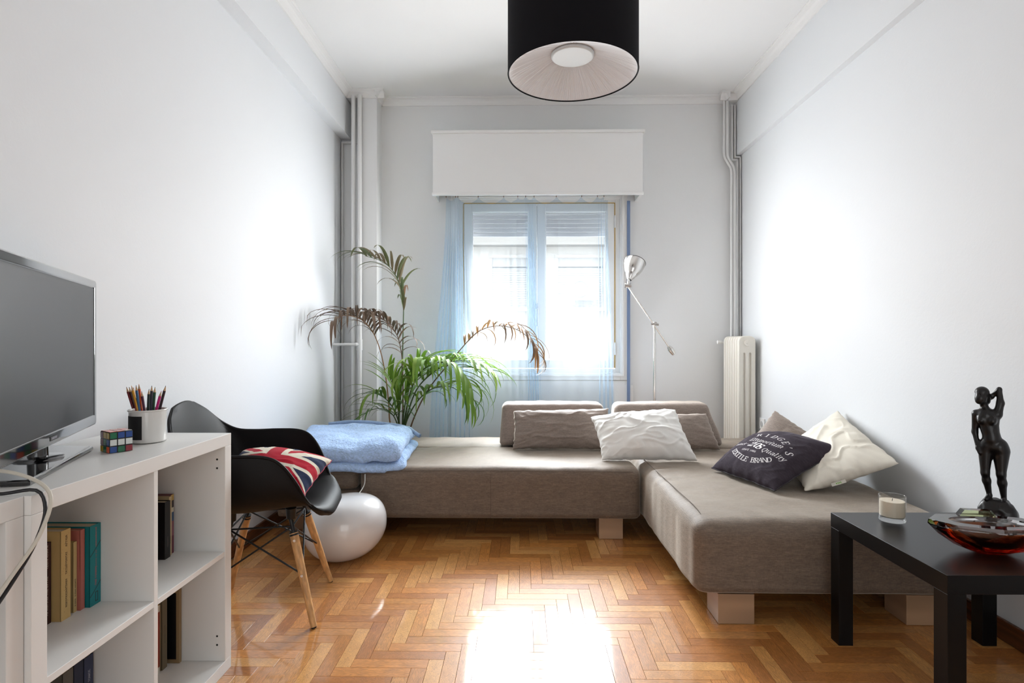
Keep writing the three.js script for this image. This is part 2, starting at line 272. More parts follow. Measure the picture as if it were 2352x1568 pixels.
// ================================================================ OUTSIDE
{
  const plaster = std({ color: new THREE.Color(0.52, 0.50, 0.465), roughness: 0.9, bumpMap: plasterBump, bumpScale: 0.002 }), stone = std({ color: new THREE.Color(0.46, 0.445, 0.42), roughness: 0.9 }), shut = std({ color: new THREE.Color(0.33, 0.325, 0.31), roughness: 0.7 }), dark = std({ color: new THREE.Color(0.2, 0.2, 0.2), roughness: 0.7 });
  const b = thing('apartment_building', 'cream apartment building across the street, seen through the window', 'building', D(0, -8, 15));
  const E = (x0, x1, y0, y1, o0, o1) => { const g = ext(x0, x1, y0 + 8, y1 + 8, -o1, -o0); return g; };   // o = out towards the viewer
  part('facade', E(-14, 14, -8, 5.4, -0.4, 0), plaster, b);
  part('ledge', E(-14, 14, 0.40, 0.56, 0, 0.25), stone, b); part('ledge', E(-14, 14, 3.55, 3.75, 0, 0.35), stone, b);
  for (const [x0, x1] of [[-0.75, 0.20], [0.98, 2.16]]) for (const [y0, y1] of [[-1.6, 0.22], [1.95, 3.25]]) {
    const w = part('window_box', merge([E(x0 - 0.08, x0, y0, y1, 0, 0.06), E(x1, x1 + 0.08, y0, y1, 0, 0.06), E(x0 - 0.08, x1 + 0.08, y1, y1 + 0.08, 0, 0.08), E(x0 - 0.12, x1 + 0.12, y0 - 0.1, y0, 0, 0.14)]), stone, b);
    part('shutter_box', E(x0, x1, y1 - 0.26, y1, 0, 0.03), shut, w);
    const sl = []; for (let y = y0; y < y1 - 0.27; y += 0.06) sl.push(E(x0, x1, y + 0.004, y + 0.054, 0, 0.03)); part('shutter', merge(sl), shut, w);
  }
  const a = part('air_conditioner', merge([E(1.28, 1.98, 2.12, 2.68, 0.12, 0.42), E(1.35, 1.39, 2.0, 2.12, 0, 0.4), E(1.87, 1.91, 2.0, 2.12, 0, 0.4)]), stone, b);
  const ring = new THREE.TorusGeometry(0.2, 0.02, 6, 24); ring.translate(1.52, 2.4 + 8, 0.43); part('fan_grille', ring, dark, a);
  struct('wall_exterior_added', wallWithHole(-12, 12, -8, 14, WX0 - 0.02, WX1 + 0.02, WY0 - 0.03, WY1 + 0.02, ZB + 0.281, ZB + 0.30), plaster, 'street front of this building around the window, added to block sky light');  // added tall front, keeps sky light off the facade opposite
  struct('wall_added_blocker', ext(-12, 12, -8, 14, -6.4, -6.0), plaster, 'unseen wall added behind the camera to cut sky light at the rear door');  // added wall, holds back the sky light entering from the rear
  struct('wall_courtyard_front', wallWithHole(-12, 12, -8, 14, -1.0, 1.3, 0.0, 2.3, ZF - 0.221, ZF - 0.20), plaster, 'courtyard front of this building');
  struct('ground_courtyard', ext(-12, 12, -8.2, -8, -6.4, ZF - 0.25), std({ color: new THREE.Color(0.3, 0.3, 0.3), roughness: 0.95 })).name = 'floor_courtyard';
  struct('ground_street', ext(-30, 30, -8.2, -8, 4.9, 20), std({ color: new THREE.Color(0.2, 0.2, 0.2), roughness: 0.95 })).name = 'floor_street';
}

// ================================================================ BOOKCASE AND WHAT STANDS ON IT
const SH = 0.762, SHELF = 0.389, BOT = 0.038;
function bookcase(x0, x1, d0, d1, label, holes) {
  const t = 0.038, i = 0.016, o = thing('bookcase', label, 'bookcase', D((x0 + x1) / 2, 0, (d0 + d1) / 2));
  const cx = (x0 + x1) / 2, cd = (d0 + d1) / 2, E = (a, b, c, d, e, f, r = 0.0012) => ext(a - cx, b - cx, c, d, e - cd, f - cd, r);
  part('top_panel', E(x0, x1, SH - t, SH, d0, d1), melamine, o);
  part('bottom_panel', E(x0, x1, 0.0, t, d0, d1), melamine, o);
  part('side_panel', E(x0, x1, t + 0.0003, SH - t - 0.0003, d0, d0 + t), melamine, o);
  const far = part('side_panel', E(x0, x1, t + 0.0003, SH - t - 0.0003, d1 - t, d1), melamine, o);
  part('divider', E(x0 + 0.002, x1 - 0.002, t + 0.0003, SH - t - 0.0003, cd - i / 2, cd + i / 2), melamine, o);
  part('shelf', E(x0 + 0.002, x1 - 0.002, SHELF - i, SHELF, d0 + t + 0.0003, cd - i / 2 - 0.0003), melamine, o);
  part('shelf', E(x0 + 0.002, x1 - 0.002, SHELF - i, SHELF, cd + i / 2 + 0.0003, d1 - t - 0.0003), melamine, o);
  if (holes) for (const y of [0.09, 0.118, 0.655, 0.683]) part('peg_hole', rod(new THREE.Vector3(x1 - 0.026 - cx, y, -(d1 - t - cd) - 0.001), new THREE.Vector3(x1 - 0.026 - cx, y, -(d1 - t - cd) + 0.0006), 0.0032), darkMetal, far);
  return o;
}
bookcase(-1.336, -0.945, 1.085, 1.845, 'white open cube bookcase full of books beside the black chair', true);
bookcase(-1.336, -0.958, 0.3, 1.0835, 'second white cube bookcase at the left edge, in the foreground');

// ---- television
{
  const dir = new THREE.Vector3(-0.405, 0, -0.914).normalize(), far = D(-1.311, 0, 1.72), w = 0.74, h = 0.43, c = far.clone().addScaledVector(dir, -w / 2);
  const o = thing('television', 'black flat-screen television standing on the white bookcase', 'television', new THREE.Vector3(c.x, SH, c.z));
  // local +x = dir
  // local axes: x along the screen (towards the far edge), y up, z out of the screen
  o.rotation.y = Math.atan2(0.914, -0.405);
  const y0 = 0.049, b = 0.016;
  const flip = (gm) => gm;
  const bez = blackGloss;
  part('back_shell', flip(at(softBox(w - 0.02, h - 0.02, 0.045, 0.012, 0.012, (v) => { if (v.z < 0) { const e = Math.max(Math.abs(v.x) / (w / 2), Math.abs(v.y) / (h / 2)); v.z *= 1 - 0.6 * smooth(0.6, 1, e); } }), 0, y0 + h / 2, 0.012)), std({ color: new THREE.Color(0.01, 0.01, 0.011), roughness: 0.4 }), o);
  const F = new THREE.Shape(); const rr = (s, x0, x1, yy0, yy1, r) => { s.moveTo(x0 + r, yy0); s.lineTo(x1 - r, yy0); s.quadraticCurveTo(x1, yy0, x1, yy0 + r); s.lineTo(x1, yy1 - r); s.quadraticCurveTo(x1, yy1, x1 - r, yy1); s.lineTo(x0 + r, yy1); s.quadraticCurveTo(x0, yy1, x0, yy1 - r); s.lineTo(x0, yy0 + r); s.quadraticCurveTo(x0, yy0, x0 + r, yy0); return s; };
  rr(F, -w / 2, w / 2, y0, y0 + h, 0.01); F.holes.push(rr(new THREE.Path(), -w / 2 + b, w / 2 - b, y0 + b + 0.008, y0 + h - b, 0.002));
  const fg = new THREE.ExtrudeGeometry(F, { depth: 0.012, bevelEnabled: true, bevelSize: 0.004, bevelThickness: 0.004, bevelSegments: 3, curveSegments: 6 }); fg.translate(0, 0, -0.004);
  part('bezel', flip(fg), bez, o);
  const sg = new THREE.PlaneGeometry(w - 2 * b + 0.004, h - 2 * b - 0.004); sg.translate(0, y0 + h / 2 + 0.004, 0.004);
  part('screen', flip(sg), phy({ color: new THREE.Color(0.004, 0.0045, 0.006), roughness: 0.14, clearcoat: 1, clearcoatRoughness: 0.03, ior: 1.6 }), o);
  const lg = canvas(256, 48, (x) => { x.fillStyle = '#08080a'; x.fillRect(0, 0, 256, 48); x.fillStyle = '#b9b4c0'; x.font = 'bold 34px sans-serif'; x.textAlign = 'center'; x.fillText('SAMSUNG', 128, 36); });
  const lp = new THREE.PlaneGeometry(0.058, 0.011); lp.translate(0.0, y0 + 0.0125, 0.0128);
  part('logo', flip(lp), std({ map: lg, roughness: 0.3 }), o);
  part('neck', flip(merge([rod([0, 0.008, -0.02], [0, y0 + 0.06, -0.02], 0.022, 0.018), at(lathe([[0.0, 0.02], [0.05, 0.018], [0.055, 0.01], [0.055, 0.008], [0, 0.008]], 24), 0, 0, 0.02)])), blackGloss, o);
  // stand foot: a slab cut to the outline seen on the shelf
  const loc = ([x, d]) => { const p = new THREE.Vector3(x - c.x, 0, -d - c.z); p.applyAxisAngle(new THREE.Vector3(0, 1, 0), -o.rotation.y); return p; };
  const P = [[-1.174, 1.535], [-1.312, 1.552], [-1.27, 1.10], [-1.018, 1.162]].map(loc), S = new THREE.Shape(P.map((p) => new THREE.Vector2(p.x, -p.z)));
  const bg = new THREE.ExtrudeGeometry(S, { depth: 0.004, bevelEnabled: true, bevelSize: 0.006, bevelThickness: 0.004, bevelSegments: 3 }); bg.rotateX(-Math.PI / 2); bg.translate(0, 0.0045, 0);
  part('foot', bg, blackGloss, o);
}
// ---- cables hanging over the bookcase edge
{
  const X = -0.945;
  tag(single('cable', tube([D(-1.14, 0.80, 1.02), D(-1.09, 0.815, 1.06), D(-0.99, 0.80, 1.105), D(-0.925, 0.762, 1.105), D(-0.915, 0.70, 1.075), D(-0.92, 0.64, 1.02), D(-0.925, 0.58, 0.95), D(-0.93, 0.52, 0.86), D(-0.94, 0.40, 0.72), D(-0.93, 0.1, 0.62), D(-0.9, 0.006, 0.5)], 0.0036, 120, 10), std({ color: new THREE.Color(0.62, 0.58, 0.5), roughness: 0.45 })), 'off-white cable looping down over the bookcase edge', 'cable');
  tag(single('cable', tube([D(-1.16, 0.79, 0.98), D(-1.08, 0.785, 1.02), D(-1.0, 0.768, 1.075), D(-0.945, 0.768, 1.10), D(-0.928, 0.735, 1.098), D(-0.926, 0.68, 1.075), D(-0.928, 0.615, 1.02), D(-0.93, 0.555, 0.95), D(-0.935, 0.50, 0.87), D(-0.94, 0.38, 0.74), D(-0.94, 0.1, 0.66), D(-0.93, 0.006, 0.56)], 0.0034, 120, 10), std({ color: new THREE.Color(0.008, 0.007, 0.009), roughness: 0.4 })), 'thin black cable beside the white one on the bookcase', 'cable');
}
// ---- pencil pot
{
  const o = thing('pencil_pot', 'white enamel pot with a black patch, holding pencils', 'pot', D(-1.108, SH, 1.676));
  const enamel = phy({ color: new THREE.Color(0.78, 0.765, 0.735), roughness: 0.22, clearcoat: 0.6, clearcoatRoughness: 0.1 });
  part('body', lathe([[0, 0.0015], [0.044, 0.0015], [0.047, 0.003], [0.0485, 0.007], [0.0485, 0.0915], [0.0505, 0.093], [0.0515, 0.0955], [0.0505, 0.098], [0.0485, 0.0975], [0.0465, 0.095], [0.046, 0.006], [0, 0.005]], 64), enamel, o);
  const cg = new THREE.CylinderGeometry(0.0489, 0.0489, 0.068, 24, 1, true, 5.22, 1.34); cg.translate(0, 0.047, 0);
  part('patch', cg, std({ color: new THREE.Color(0.012, 0.011, 0.012), roughness: 0.7, side: THREE.DoubleSide }), o, 'black rectangular patch');
  const woodTip = std({ color: new THREE.Color(0.6, 0.4, 0.24), roughness: 0.7 });
  const pencils = [[[120, 18, 24], [-1.185, 0.924, 1.694], [-1.162, 0.851, 1.694], 'dark red'], [[70, 36, 26], [-1.177, 0.924, 1.694], [-1.155, 0.851, 1.694], 'brown'], [[226, 160, 30], [-1.145, 0.931, 1.658], [-1.124, 0.855, 1.658], 'yellow'], [[28, 86, 132], [-1.132, 0.932, 1.659], [-1.122, 0.855, 1.659], 'blue'], [[222, 92, 34], [-1.144, 0.933, 1.689], [-1.136, 0.851, 1.689], 'orange'], [[82, 22, 60], [-1.133, 0.912, 1.685], [-1.124, 0.852, 1.685], 'purple'], [[22, 42, 40], [-1.109, 0.919, 1.683], [-1.112, 0.852, 1.683], 'dark teal'], [[26, 24, 44], [-1.091, 0.93, 1.668], [-1.093, 0.854, 1.668], 'navy'], [[26, 78, 52], [-1.089, 0.925, 1.68], [-1.095, 0.853, 1.68], 'green'], [[214, 40, 130], [-1.07, 0.913, 1.68], [-1.086, 0.853, 1.68], 'pink'], [[40, 16, 30], [-1.056, 0.929, 1.679], [-1.076, 0.853, 1.679], 'dark plum'], [[150, 30, 38], [-1.142, 0.925, 1.662], [-1.132, 0.855, 1.662], 'crimson']];
  pencils.forEach(([c, tipAt, rimAt, nm]) => {
    const tip = D(...tipAt), rim = D(...rimAt), ax = rim.clone().sub(tip).normalize(), low = tip.clone().addScaledVector(ax, 0.155);
    if (low.y < SH + 0.008) low.copy(tip.clone().addScaledVector(ax, (tip.y - SH - 0.008) / -ax.y));
    const q = new THREE.Vector3(low.x + 1.108, 0, low.z + 1.676), l = Math.hypot(q.x, q.z); if (l > 0.04) { low.x = -1.108 + q.x * 0.04 / l; low.z = -1.676 + q.z * 0.04 / l; }
    const a2 = tip.clone().sub(low).normalize(), neck = tip.clone().addScaledVector(a2, -0.016), lead = tip.clone().addScaledVector(a2, -0.004);
    const p = thing('pencil', nm + ' coloured pencil standing in the white pot', 'pencil', low, 'pencils in the pot');
    const L = (v) => v.clone().sub(low), col = std({ color: new THREE.Color().setRGB(c[0] / 255, c[1] / 255, c[2] / 255, THREE.SRGBColorSpace), roughness: 0.35 });
    part('shaft', rod(L(low), L(neck), 0.0037, 0.0037, 6), col, p); part('sharpened_tip', rod(L(neck), L(lead), 0.0036, 0.0011, 10), woodTip, p); part('lead', rod(L(lead), L(tip), 0.0011, 0.0002, 8), col, p);
  });
}
// ---- puzzle cube
{
  const s = 0.056, o = thing('puzzle_cube', 'scrambled coloured puzzle cube on the bookcase beside the television', 'toy', D(-1.099, SH, 1.533));
  o.rotation.y = 57 * Math.PI / 180;
  part('body', at(bx(s, s, s, 0.002), 0, s / 2 + 0.0005, 0), std({ color: new THREE.Color(0.006, 0.006, 0.007), roughness: 0.3 }), o);
  const C = { g: '#0e6b46', b: '#1d4a93', w: '#dfe2de', r: '#8c2130', y: '#b99a26', o: '#ef5a2a', m: '#6d2136' }, M = {};
  const mat = (k) => (M[k] ??= phy({ color: C[k], roughness: 0.25, clearcoat: 0.5 }));
  const sg = new RoundedBoxGeometry(s / 3 - 0.0028, s / 3 - 0.0028, 0.0008, 1, 0.0003);
  const put = (rows, f) => rows.forEach((row, r) => [...row].forEach((k, c) => { const m = part('sticker', sg, mat(k), o); f(m, (c - 1) * s / 3, (1 - r) * s / 3); }));
  put(['gbb', 'www', 'bgr'], (m, u, v) => m.position.set(u, s / 2 + v, s / 2 + 0.0003));
  put(['myy', 'mgb', 'ygo'], (m, u, v) => { m.rotation.y = -Math.PI / 2; m.position.set(-s / 2 - 0.0003, s / 2 + v, u); });
  put(['ooo', 'oro', 'oow'], (m, u, v) => { m.rotation.x = -Math.PI / 2; m.position.set(u, s + 0.0008, -v); });
}
// ---- books
const paper = std({ color: new THREE.Color(0.55, 0.47, 0.34), roughness: 0.95, bumpMap: grey(64, 64, (x, y) => ((y * 37) % 11) * 20, 4, 1), bumpScale: 0.0003 });
function book(label, spineX, d0, d1, y0, h, depth, rgb, o = {}) {
  const b = thing(o.name ?? 'book', label, o.category ?? 'book', D(spineX, y0, (d0 + d1) / 2), o.group), w = d1 - d0, t = Math.min(0.0016, w * 0.2);
  const m = std({ color: new THREE.Color().setRGB(rgb[0] / 255, rgb[1] / 255, rgb[2] / 255, THREE.SRGBColorSpace), roughness: o.rough ?? 0.6 });
  const cover = merge([at(bx(depth, h, t, 0.0004), -depth / 2, h / 2, -w / 2 + t / 2), at(bx(depth, h, t, 0.0004), -depth / 2, h / 2, w / 2 - t / 2), at(bx(t * 1.4, h, w, 0.0006), -t * 0.7, h / 2, 0)]);
  part('cover', cover, m, b);
  part('pages', at(bx(depth - 0.006, h - 0.006, w - 2 * t - 0.0004), -depth / 2 + 0.0005, h / 2, 0), o.paper ?? paper, b);
  if (o.spine) {
    const H = 512, W = Math.max(24, Math.round(H * w / h)), tx = canvas(H, W, (x) => { x.fillStyle = `rgb(${rgb})`; x.fillRect(0, 0, H, W); o.spine(x, H, W); });
    const g = new THREE.PlaneGeometry(h, w - 0.0008); g.rotateZ(Math.PI / 2); g.rotateY(Math.PI / 2); g.translate(0.0003, h / 2, 0);
    part('spine_print', g, std({ map: tx, roughness: o.rough ?? 0.6 }), b);
  }
  if (o.lean) b.rotation.x = o.lean;
  return b;
}
// text runs from the foot of the spine to its head
const say = (list) => (x, H, W) => { x.textBaseline = 'middle'; for (const [s, at_, size, col, f = 'bold'] of list) { x.fillStyle = col; x.font = `${f} ${Math.round(size * W)}px sans-serif`; x.fillText(s, at_ * H, W * 0.54); } };
const G1 = 'books on the upper shelf', G2 = 'books on the lower shelf';
book('thick teal paperback with red spine lettering and black bands', -1.086, 1.4195, 1.4565, SHELF, 0.204, 0.15, [0, 126, 132], { group: G1, rough: 0.4, spine: (x, H, W) => { x.strokeStyle = '#1b1820'; x.lineWidth = W * 0.05; for (const a of [0.12, 0.62]) { x.beginPath(); x.moveTo(H * a, 0); x.lineTo(H * (a + 0.05), W * 0.35); x.lineTo(H * (a + 0.16), W); x.stroke(); } x.strokeRect(H * 0.045, W * 0.5, H * 0.11, W * 0.22); say([['THE FUNNY', 0.24, 0.24, '#c8505a'], ['poems to be', 0.46, 0.22, '#c8505a', 'italic'], ['remembered', 0.72, 0.22, '#c8505a']])(x, H, W); } });
book('pink clothbound book beside the teal paperback', -1.098, 1.4035, 1.4185, SHELF, 0.2, 0.145, [190, 112, 100], { group: G1 });
book('slim cream book between the pink and black books', -1.106, 1.3915, 1.4025, SHELF, 0.174, 0.13, [196, 172, 118], { group: G1, spine: say([['Η ΧΑΡΑ', 0.08, 0.5, '#2a221c'], ['Ο ΠΟΛΥ ΚΟΣΜΟΣ', 0.22, 0.5, '#2a221c']]) });
book('small black book with white spine lettering', -1.112, 1.3775, 1.3905, SHELF, 0.163, 0.12, [22, 18, 20], { group: G1, spine: say([['ΛΕΞΕΙΣ', 0.33, 0.5, '#d8d0d8']]) });
book('thick worn cream paperback with dark spine lettering', -1.1, 1.346, 1.3755, SHELF, 0.216, 0.15, [205, 172, 112], { group: G1, rough: 0.8, spine: (x, H, W) => { x.fillStyle = 'rgba(90,55,25,.5)'; for (let k = 0; k < 26; k++) x.fillRect((k * 97) % H, (k * 53) % W, 3 + k % 4, 2); say([['ΝΙΚΟΥ', 0.13, 0.26, '#3a2a1c'], ['ΚΑΖΑΝΤΖΑΚΗ', 0.24, 0.24, '#3a2a1c'], ['ΤΑΞΙΔΕΥΟΝΤΑΣ', 0.50, 0.26, '#3a2a1c'], ['ΑΓΓΛΙΑ', 0.81, 0.28, '#3a2a1c']])(x, H, W); } });
book('dark brown book with pale spine lettering', -1.122, 1.318, 1.344, SHELF, 0.193, 0.13, [58, 28, 26], { group: G1, spine: say([['ΤΟ ΚΟΡΙΤΣΙ ΤΗΣ ΟΡΓΗΣ', 0.1, 0.34, '#b8a494'], ['ΤΖΟΝ ΚΛΑΡΚ', 0.68, 0.36, '#b8a494']]) });
book('red book partly hidden behind the bookcase upright', -1.118, 1.284, 1.316, SHELF, 0.19, 0.13, [122, 32, 30], { group: G1 });
book('wide rust book hidden in the corner of the shelf', -1.12, 1.2, 1.26, SHELF, 0.2, 0.14, [120, 70, 40], { group: G1 });
// upper far compartment
{
  const o = thing('spiral_notebook', 'yellow spiral notebook standing in the upper far compartment', 'notebook', D(-1.082, SHELF, 1.651), G1);
  part('cover', at(bx(0.15, 0.212, 0.011, 0.001), -0.077, 0.106, 0), std({ color: new THREE.Color().setRGB(0.55, 0.5, 0.06), roughness: 0.6 }), o);
  part('page_edge', at(bx(0.002, 0.208, 0.009), -0.0015, 0.106, 0), paper, o);
  const rg = new THREE.TorusGeometry(0.0062, 0.0011, 6, 14); rg.rotateX(Math.PI / 2);
  for (let k = 0; k < 30; k++) { const m = part('coil', rg, darkMetal, o); m.position.set(0.001, 0.008 + k * 0.0067, 0); }
}
book('tall yellow folder next to the spiral notebook', -1.086, 1.6585, 1.6665, SHELF, 0.232, 0.16, [150, 140, 26], { group: G1 });
book('tall grey-blue magazine with white spine lettering', -1.095, 1.678, 1.6885, SHELF, 0.238, 0.17, [62, 66, 110], { group: G1, rough: 0.35, spine: say([['ΙΣΤΟΡΙΑ ΤΗΣ ΤΕΧΝΗΣ', 0.12, 0.55, '#c9cbd6'], ['ΤΟΜΟΣ', 0.6, 0.5, '#8f94b4']]) });
book('tall dark blue magazine with a picture strip on its spine', -1.094, 1.690, 1.701, SHELF, 0.24, 0.17, [30, 34, 44], { group: G1, rough: 0.35, spine: (x, H, W) => { x.fillStyle = '#4d7ba6'; x.fillRect(H * 0.52, 0, H * 0.12, W); x.fillStyle = '#b09a6a'; x.fillRect(H * 0.66, 0, H * 0.08, W); x.fillStyle = '#3f78b0'; x.fillRect(H * 0.86, 0, H * 0.05, W); say([['ΙΣΤΟΡΙΑ ΤΗΣ ΤΕΧΝΗΣ', 0.12, 0.5, '#c9cbd6']])(x, H, W); } });
book('small red hardback behind the black book', -1.13, 1.712, 1.731, SHELF, 0.205, 0.13, [150, 26, 34], { group: G1 });
book('thick black hardback in the upper far compartment', -1.094, 1.734, 1.762, SHELF, 0.176, 0.14, [20, 16, 18], { group: G1, rough: 0.5, spine: say([['ΠΟΙΗΜΑΤΑ', 0.2, 0.22, '#8a7f74', '']]) });
book('thin cream book leaning on the black hardback', -1.1, 1.7645, 1.7785, SHELF, 0.184, 0.13, [196, 176, 136], { group: G1, spine: say([['ΔΟΚΙΜΙΑ', 0.2, 0.4, '#5c4a3a', ''], ['■', 0.08, 0.5, '#3a2c24']]) });
book('paperback with a colourful spine against the far side', -1.105, 1.781, 1.7975, SHELF, 0.186, 0.13, [120, 70, 80], { group: G1, spine: (x, H, W) => { for (const [a, b, c] of [[0, 0.3, '#6c3340'], [0.3, 0.55, '#8a5660'], [0.55, 0.7, '#3d5878'], [0.7, 0.78, '#c7c2ae'], [0.78, 0.9, '#3a3236'], [0.9, 1, '#b59a55']]) { x.fillStyle = c; x.fillRect(a * H, 0, (b - a) * H, W); } } });
// lower compartments
book('yellow and orange hardback with white ends', -1.115, 1.70, 1.742, BOT, 0.21, 0.15, [222, 158, 40], { group: G2, spine: (x, H, W) => { x.fillStyle = '#d8d0c0'; x.fillRect(0, 0, H * 0.09, W); x.fillRect(H * 0.9, 0, H * 0.1, W); x.fillStyle = '#8e2a20'; x.fillRect(H * 0.09, W * 0.82, H * 0.81, W * 0.18); say([['ΑΝΘΡΩΠΟΣ ΚΑΙ ΚΟΣΜΟΣ', 0.2, 0.2, '#f0d9a8', '']])(x, H, W); } });
book('grey-brown hardback in the lower far compartment', -1.113, 1.7515, 1.776, BOT, 0.218, 0.15, [118, 106, 84], { group: G2, spine: say([['ΛΕΥΚΩΜΑ ΠΟΛΗΣ', 0.36, 0.3, '#3c3426', '']]) });
function pictureFrame(label, d, x0, x1, y1) {
  const o = thing('picture_frame', label, 'frame', D((x0 + x1) / 2, BOT, d), G2), w = (x1 - x0), h = y1 - BOT, t = 0.011;
  const wood = std({ color: new THREE.Color(0.3, 0.2, 0.1), roughness: 0.6 });
  part('frame', merge([at(bx(t, h, 0.012, 0.001), -w / 2 + t / 2, h / 2, 0), at(bx(t, h, 0.012, 0.001), w / 2 - t / 2, h / 2, 0), at(bx(w - 2 * t, t, 0.012, 0.001), 0, h - t / 2, 0), at(bx(w - 2 * t, t, 0.012, 0.001), 0, t / 2, 0)]), wood, o);
  part('picture', at(bx(w - 2 * t, h - 2 * t, 0.006), 0, h / 2, 0.001), std({ color: new THREE.Color(0.006, 0.005, 0.006), roughness: 0.4 }), o);
}
pictureFrame('wooden picture frame with a black picture, behind the grey-brown book', 1.7985, -1.28, -1.084, 0.272);
pictureFrame('wooden picture frame between the yellow and grey-brown books', 1.7468 + 0.0, -1.28, -1.118, 0.244);
book('grey clothbound book in the lower near compartment', -1.1, 1.352, 1.384, BOT, 0.222, 0.15, [96, 92, 84], { group: G2 });
book('navy hardback in the lower near compartment', -1.1, 1.386, 1.4165, BOT, 0.224, 0.15, [38, 44, 66], { group: G2 });
book('dark blue hardback at the end of the lower near row', -1.1, 1.4185, 1.449, BOT, 0.222, 0.15, [52, 60, 88], { group: G2, spine: say([['ΤΟΜΟΣ', 0.7, 0.3, '#c2c4cc', '']]) });

// ================================================================ CORNER SOFA
const ST = 0.385;                                              // seat height
{
  const o = thing('corner_sofa', 'large taupe fabric corner sofa with chaise under the window', 'sofa', D(0.4, 0, 3.1));
  const ox = 0.4, od = 3.1, put = (g, x0, x1, y0, y1, d0, d1) => { g.translate((x0 + x1) / 2 - ox, (y0 + y1) / 2, -((d0 + d1) / 2 - od)); return g; };
  const block = (x0, x1, y0, y1, d0, d1, r, fn, step = 0.018) => put(softBox(x1 - x0, y1 - y0, d1 - d0, r, step, fn, 0.014), x0, x1, y0, y1, d0, d1);
  const wav = (s, a) => (v, n) => { const k = fbm2(v.x * 3 + s, v.z * 3 + s * 2, 3) * a; if (n.y > 0.2) v.y += k * n.y; else if (Math.abs(n.z) > 0.3) v.z += k * n.z * 0.7; else v.x += k * n.x * 0.7; };
  part('seat', block(-0.868, 0.645, 0.11, ST, 3.035, 3.652, [0.05, 0.05, 0.055], (v, n) => { wav(3, 0.006)(v, n); v.y += n.y > 0 ? 0.004 * Math.cos(v.x * 2) : 0; }), sofaFabric, o);
  part('seat_rear', block(-1.32, 1.655, 0.11, ST - 0.004, 3.657, 4.075, [0.05, 0.045, 0.045], wav(8, 0.005)), sofaFabric, o);
  part('chaise_seat', block(0.652, 1.66, 0.112, ST + 0.001, 2.13, 3.655, [0.06, 0.06, 0.07], (v, n) => {
    // pulled folds along the inner edge of the chaise, where it meets the long seat
    const px = v.x + 0.5 * 1.008, dz = 0.5 * 1.525 - v.z;      // metres from the inner side / from the front
    const q = smooth(0.26, 0.02, px) * smooth(0.5, 0.9, dz) * (n.y > 0.1 ? 1 : 0.5);
    v.y += q * 0.008 * Math.sin(dz * 38 + px * 9 + N2(dz * 4, px * 5) * 2);
    if (n.x < -0.5) v.x -= 0.004 * q * Math.sin(dz * 40 + v.y * 8);
    wav(5, 0.007)(v, n);
  }), sofaFabric, o);
  part('end_cushion', block(-1.32, -0.878, 0.262, ST + 0.002, 3.04, 3.652, [0.045, 0.045, 0.05], wav(12, 0.006)), sofaFabric, o);
  part('end_base', block(-1.32, -0.872, 0.11, 0.258, 3.055, 3.652, [0.02, 0.02, 0.03], wav(14, 0.004)), sofaFabric, o);
  const backrest = (x0, x1, tl, tr) => part('backrest', block(x0, x1, ST + 0.002, 0.656, 3.655, 3.84, [0.045, 0.04, 0.045], (v, n) => {
    const t = smooth(-0.5, 0.5, v.y / 0.27), hw = (x1 - x0) / 2; v.x += v.x < 0 ? tl * t * (-v.x / hw) : -tr * t * (v.x / hw);
    v.z -= 0.05 * t; v.y += 0.004 * Math.cos(v.x * 4) * t; wav(x0 * 9, 0.006)(v, n);
  }), sofaFabricPale, o);
  backrest(-0.137, 0.572, 0.012, 0.03); backrest(0.594, 1.30, 0.02, 0.075);
  // stitched seams
  const seam = std({ color: new THREE.Color(0.13, 0.095, 0.075), roughness: 0.9 });
  const line = (pts, r = 0.0016) => tube(pts.map(([x, y, d]) => new THREE.Vector3(x - ox, y, -(d - od))), r, 60, 6);
  part('seam', line([[-0.84, 0.366, 3.041], [-0.4, 0.3705, 3.0415], [0.1, 0.371, 3.041], [0.6, 0.366, 3.041]]), seam, o);
  part('seam', line([[-0.16, 0.12, 3.0335], [-0.16, 0.25, 3.0335], [-0.16, 0.34, 3.034], [-0.16, 0.367, 3.044]], 0.001), seam, o);
  part('seam', line([[0.70, 0.365, 2.16], [0.705, 0.3875, 2.26], [0.705, 0.390, 2.6], [0.70, 0.391, 3.0], [0.70, 0.390, 3.4]], 0.0018), seam, o);
  const wood = std({ map: tex(128, 128, (x, y) => { const k = 1 + 0.1 * tileNoise(x, y, 128, 128, 4, 3, 30); return [176 * k, 142 * k, 112 * k]; }), roughness: 0.35 });
  for (const [x0, x1, d0] of [[0.42, 0.548, 3.062], [0.741, 0.876, 2.148], [1.44, 1.575, 2.148], [-1.0, -0.872, 3.1], [-1.28, -1.15, 3.2], [1.44, 1.575, 3.9], [-0.8, -0.672, 3.95]]) part('leg', ext(x0 - ox, x1 - ox, 0.001, 0.113, d0 - od, d0 + 0.13 - od, 0.002), wood, o);
}
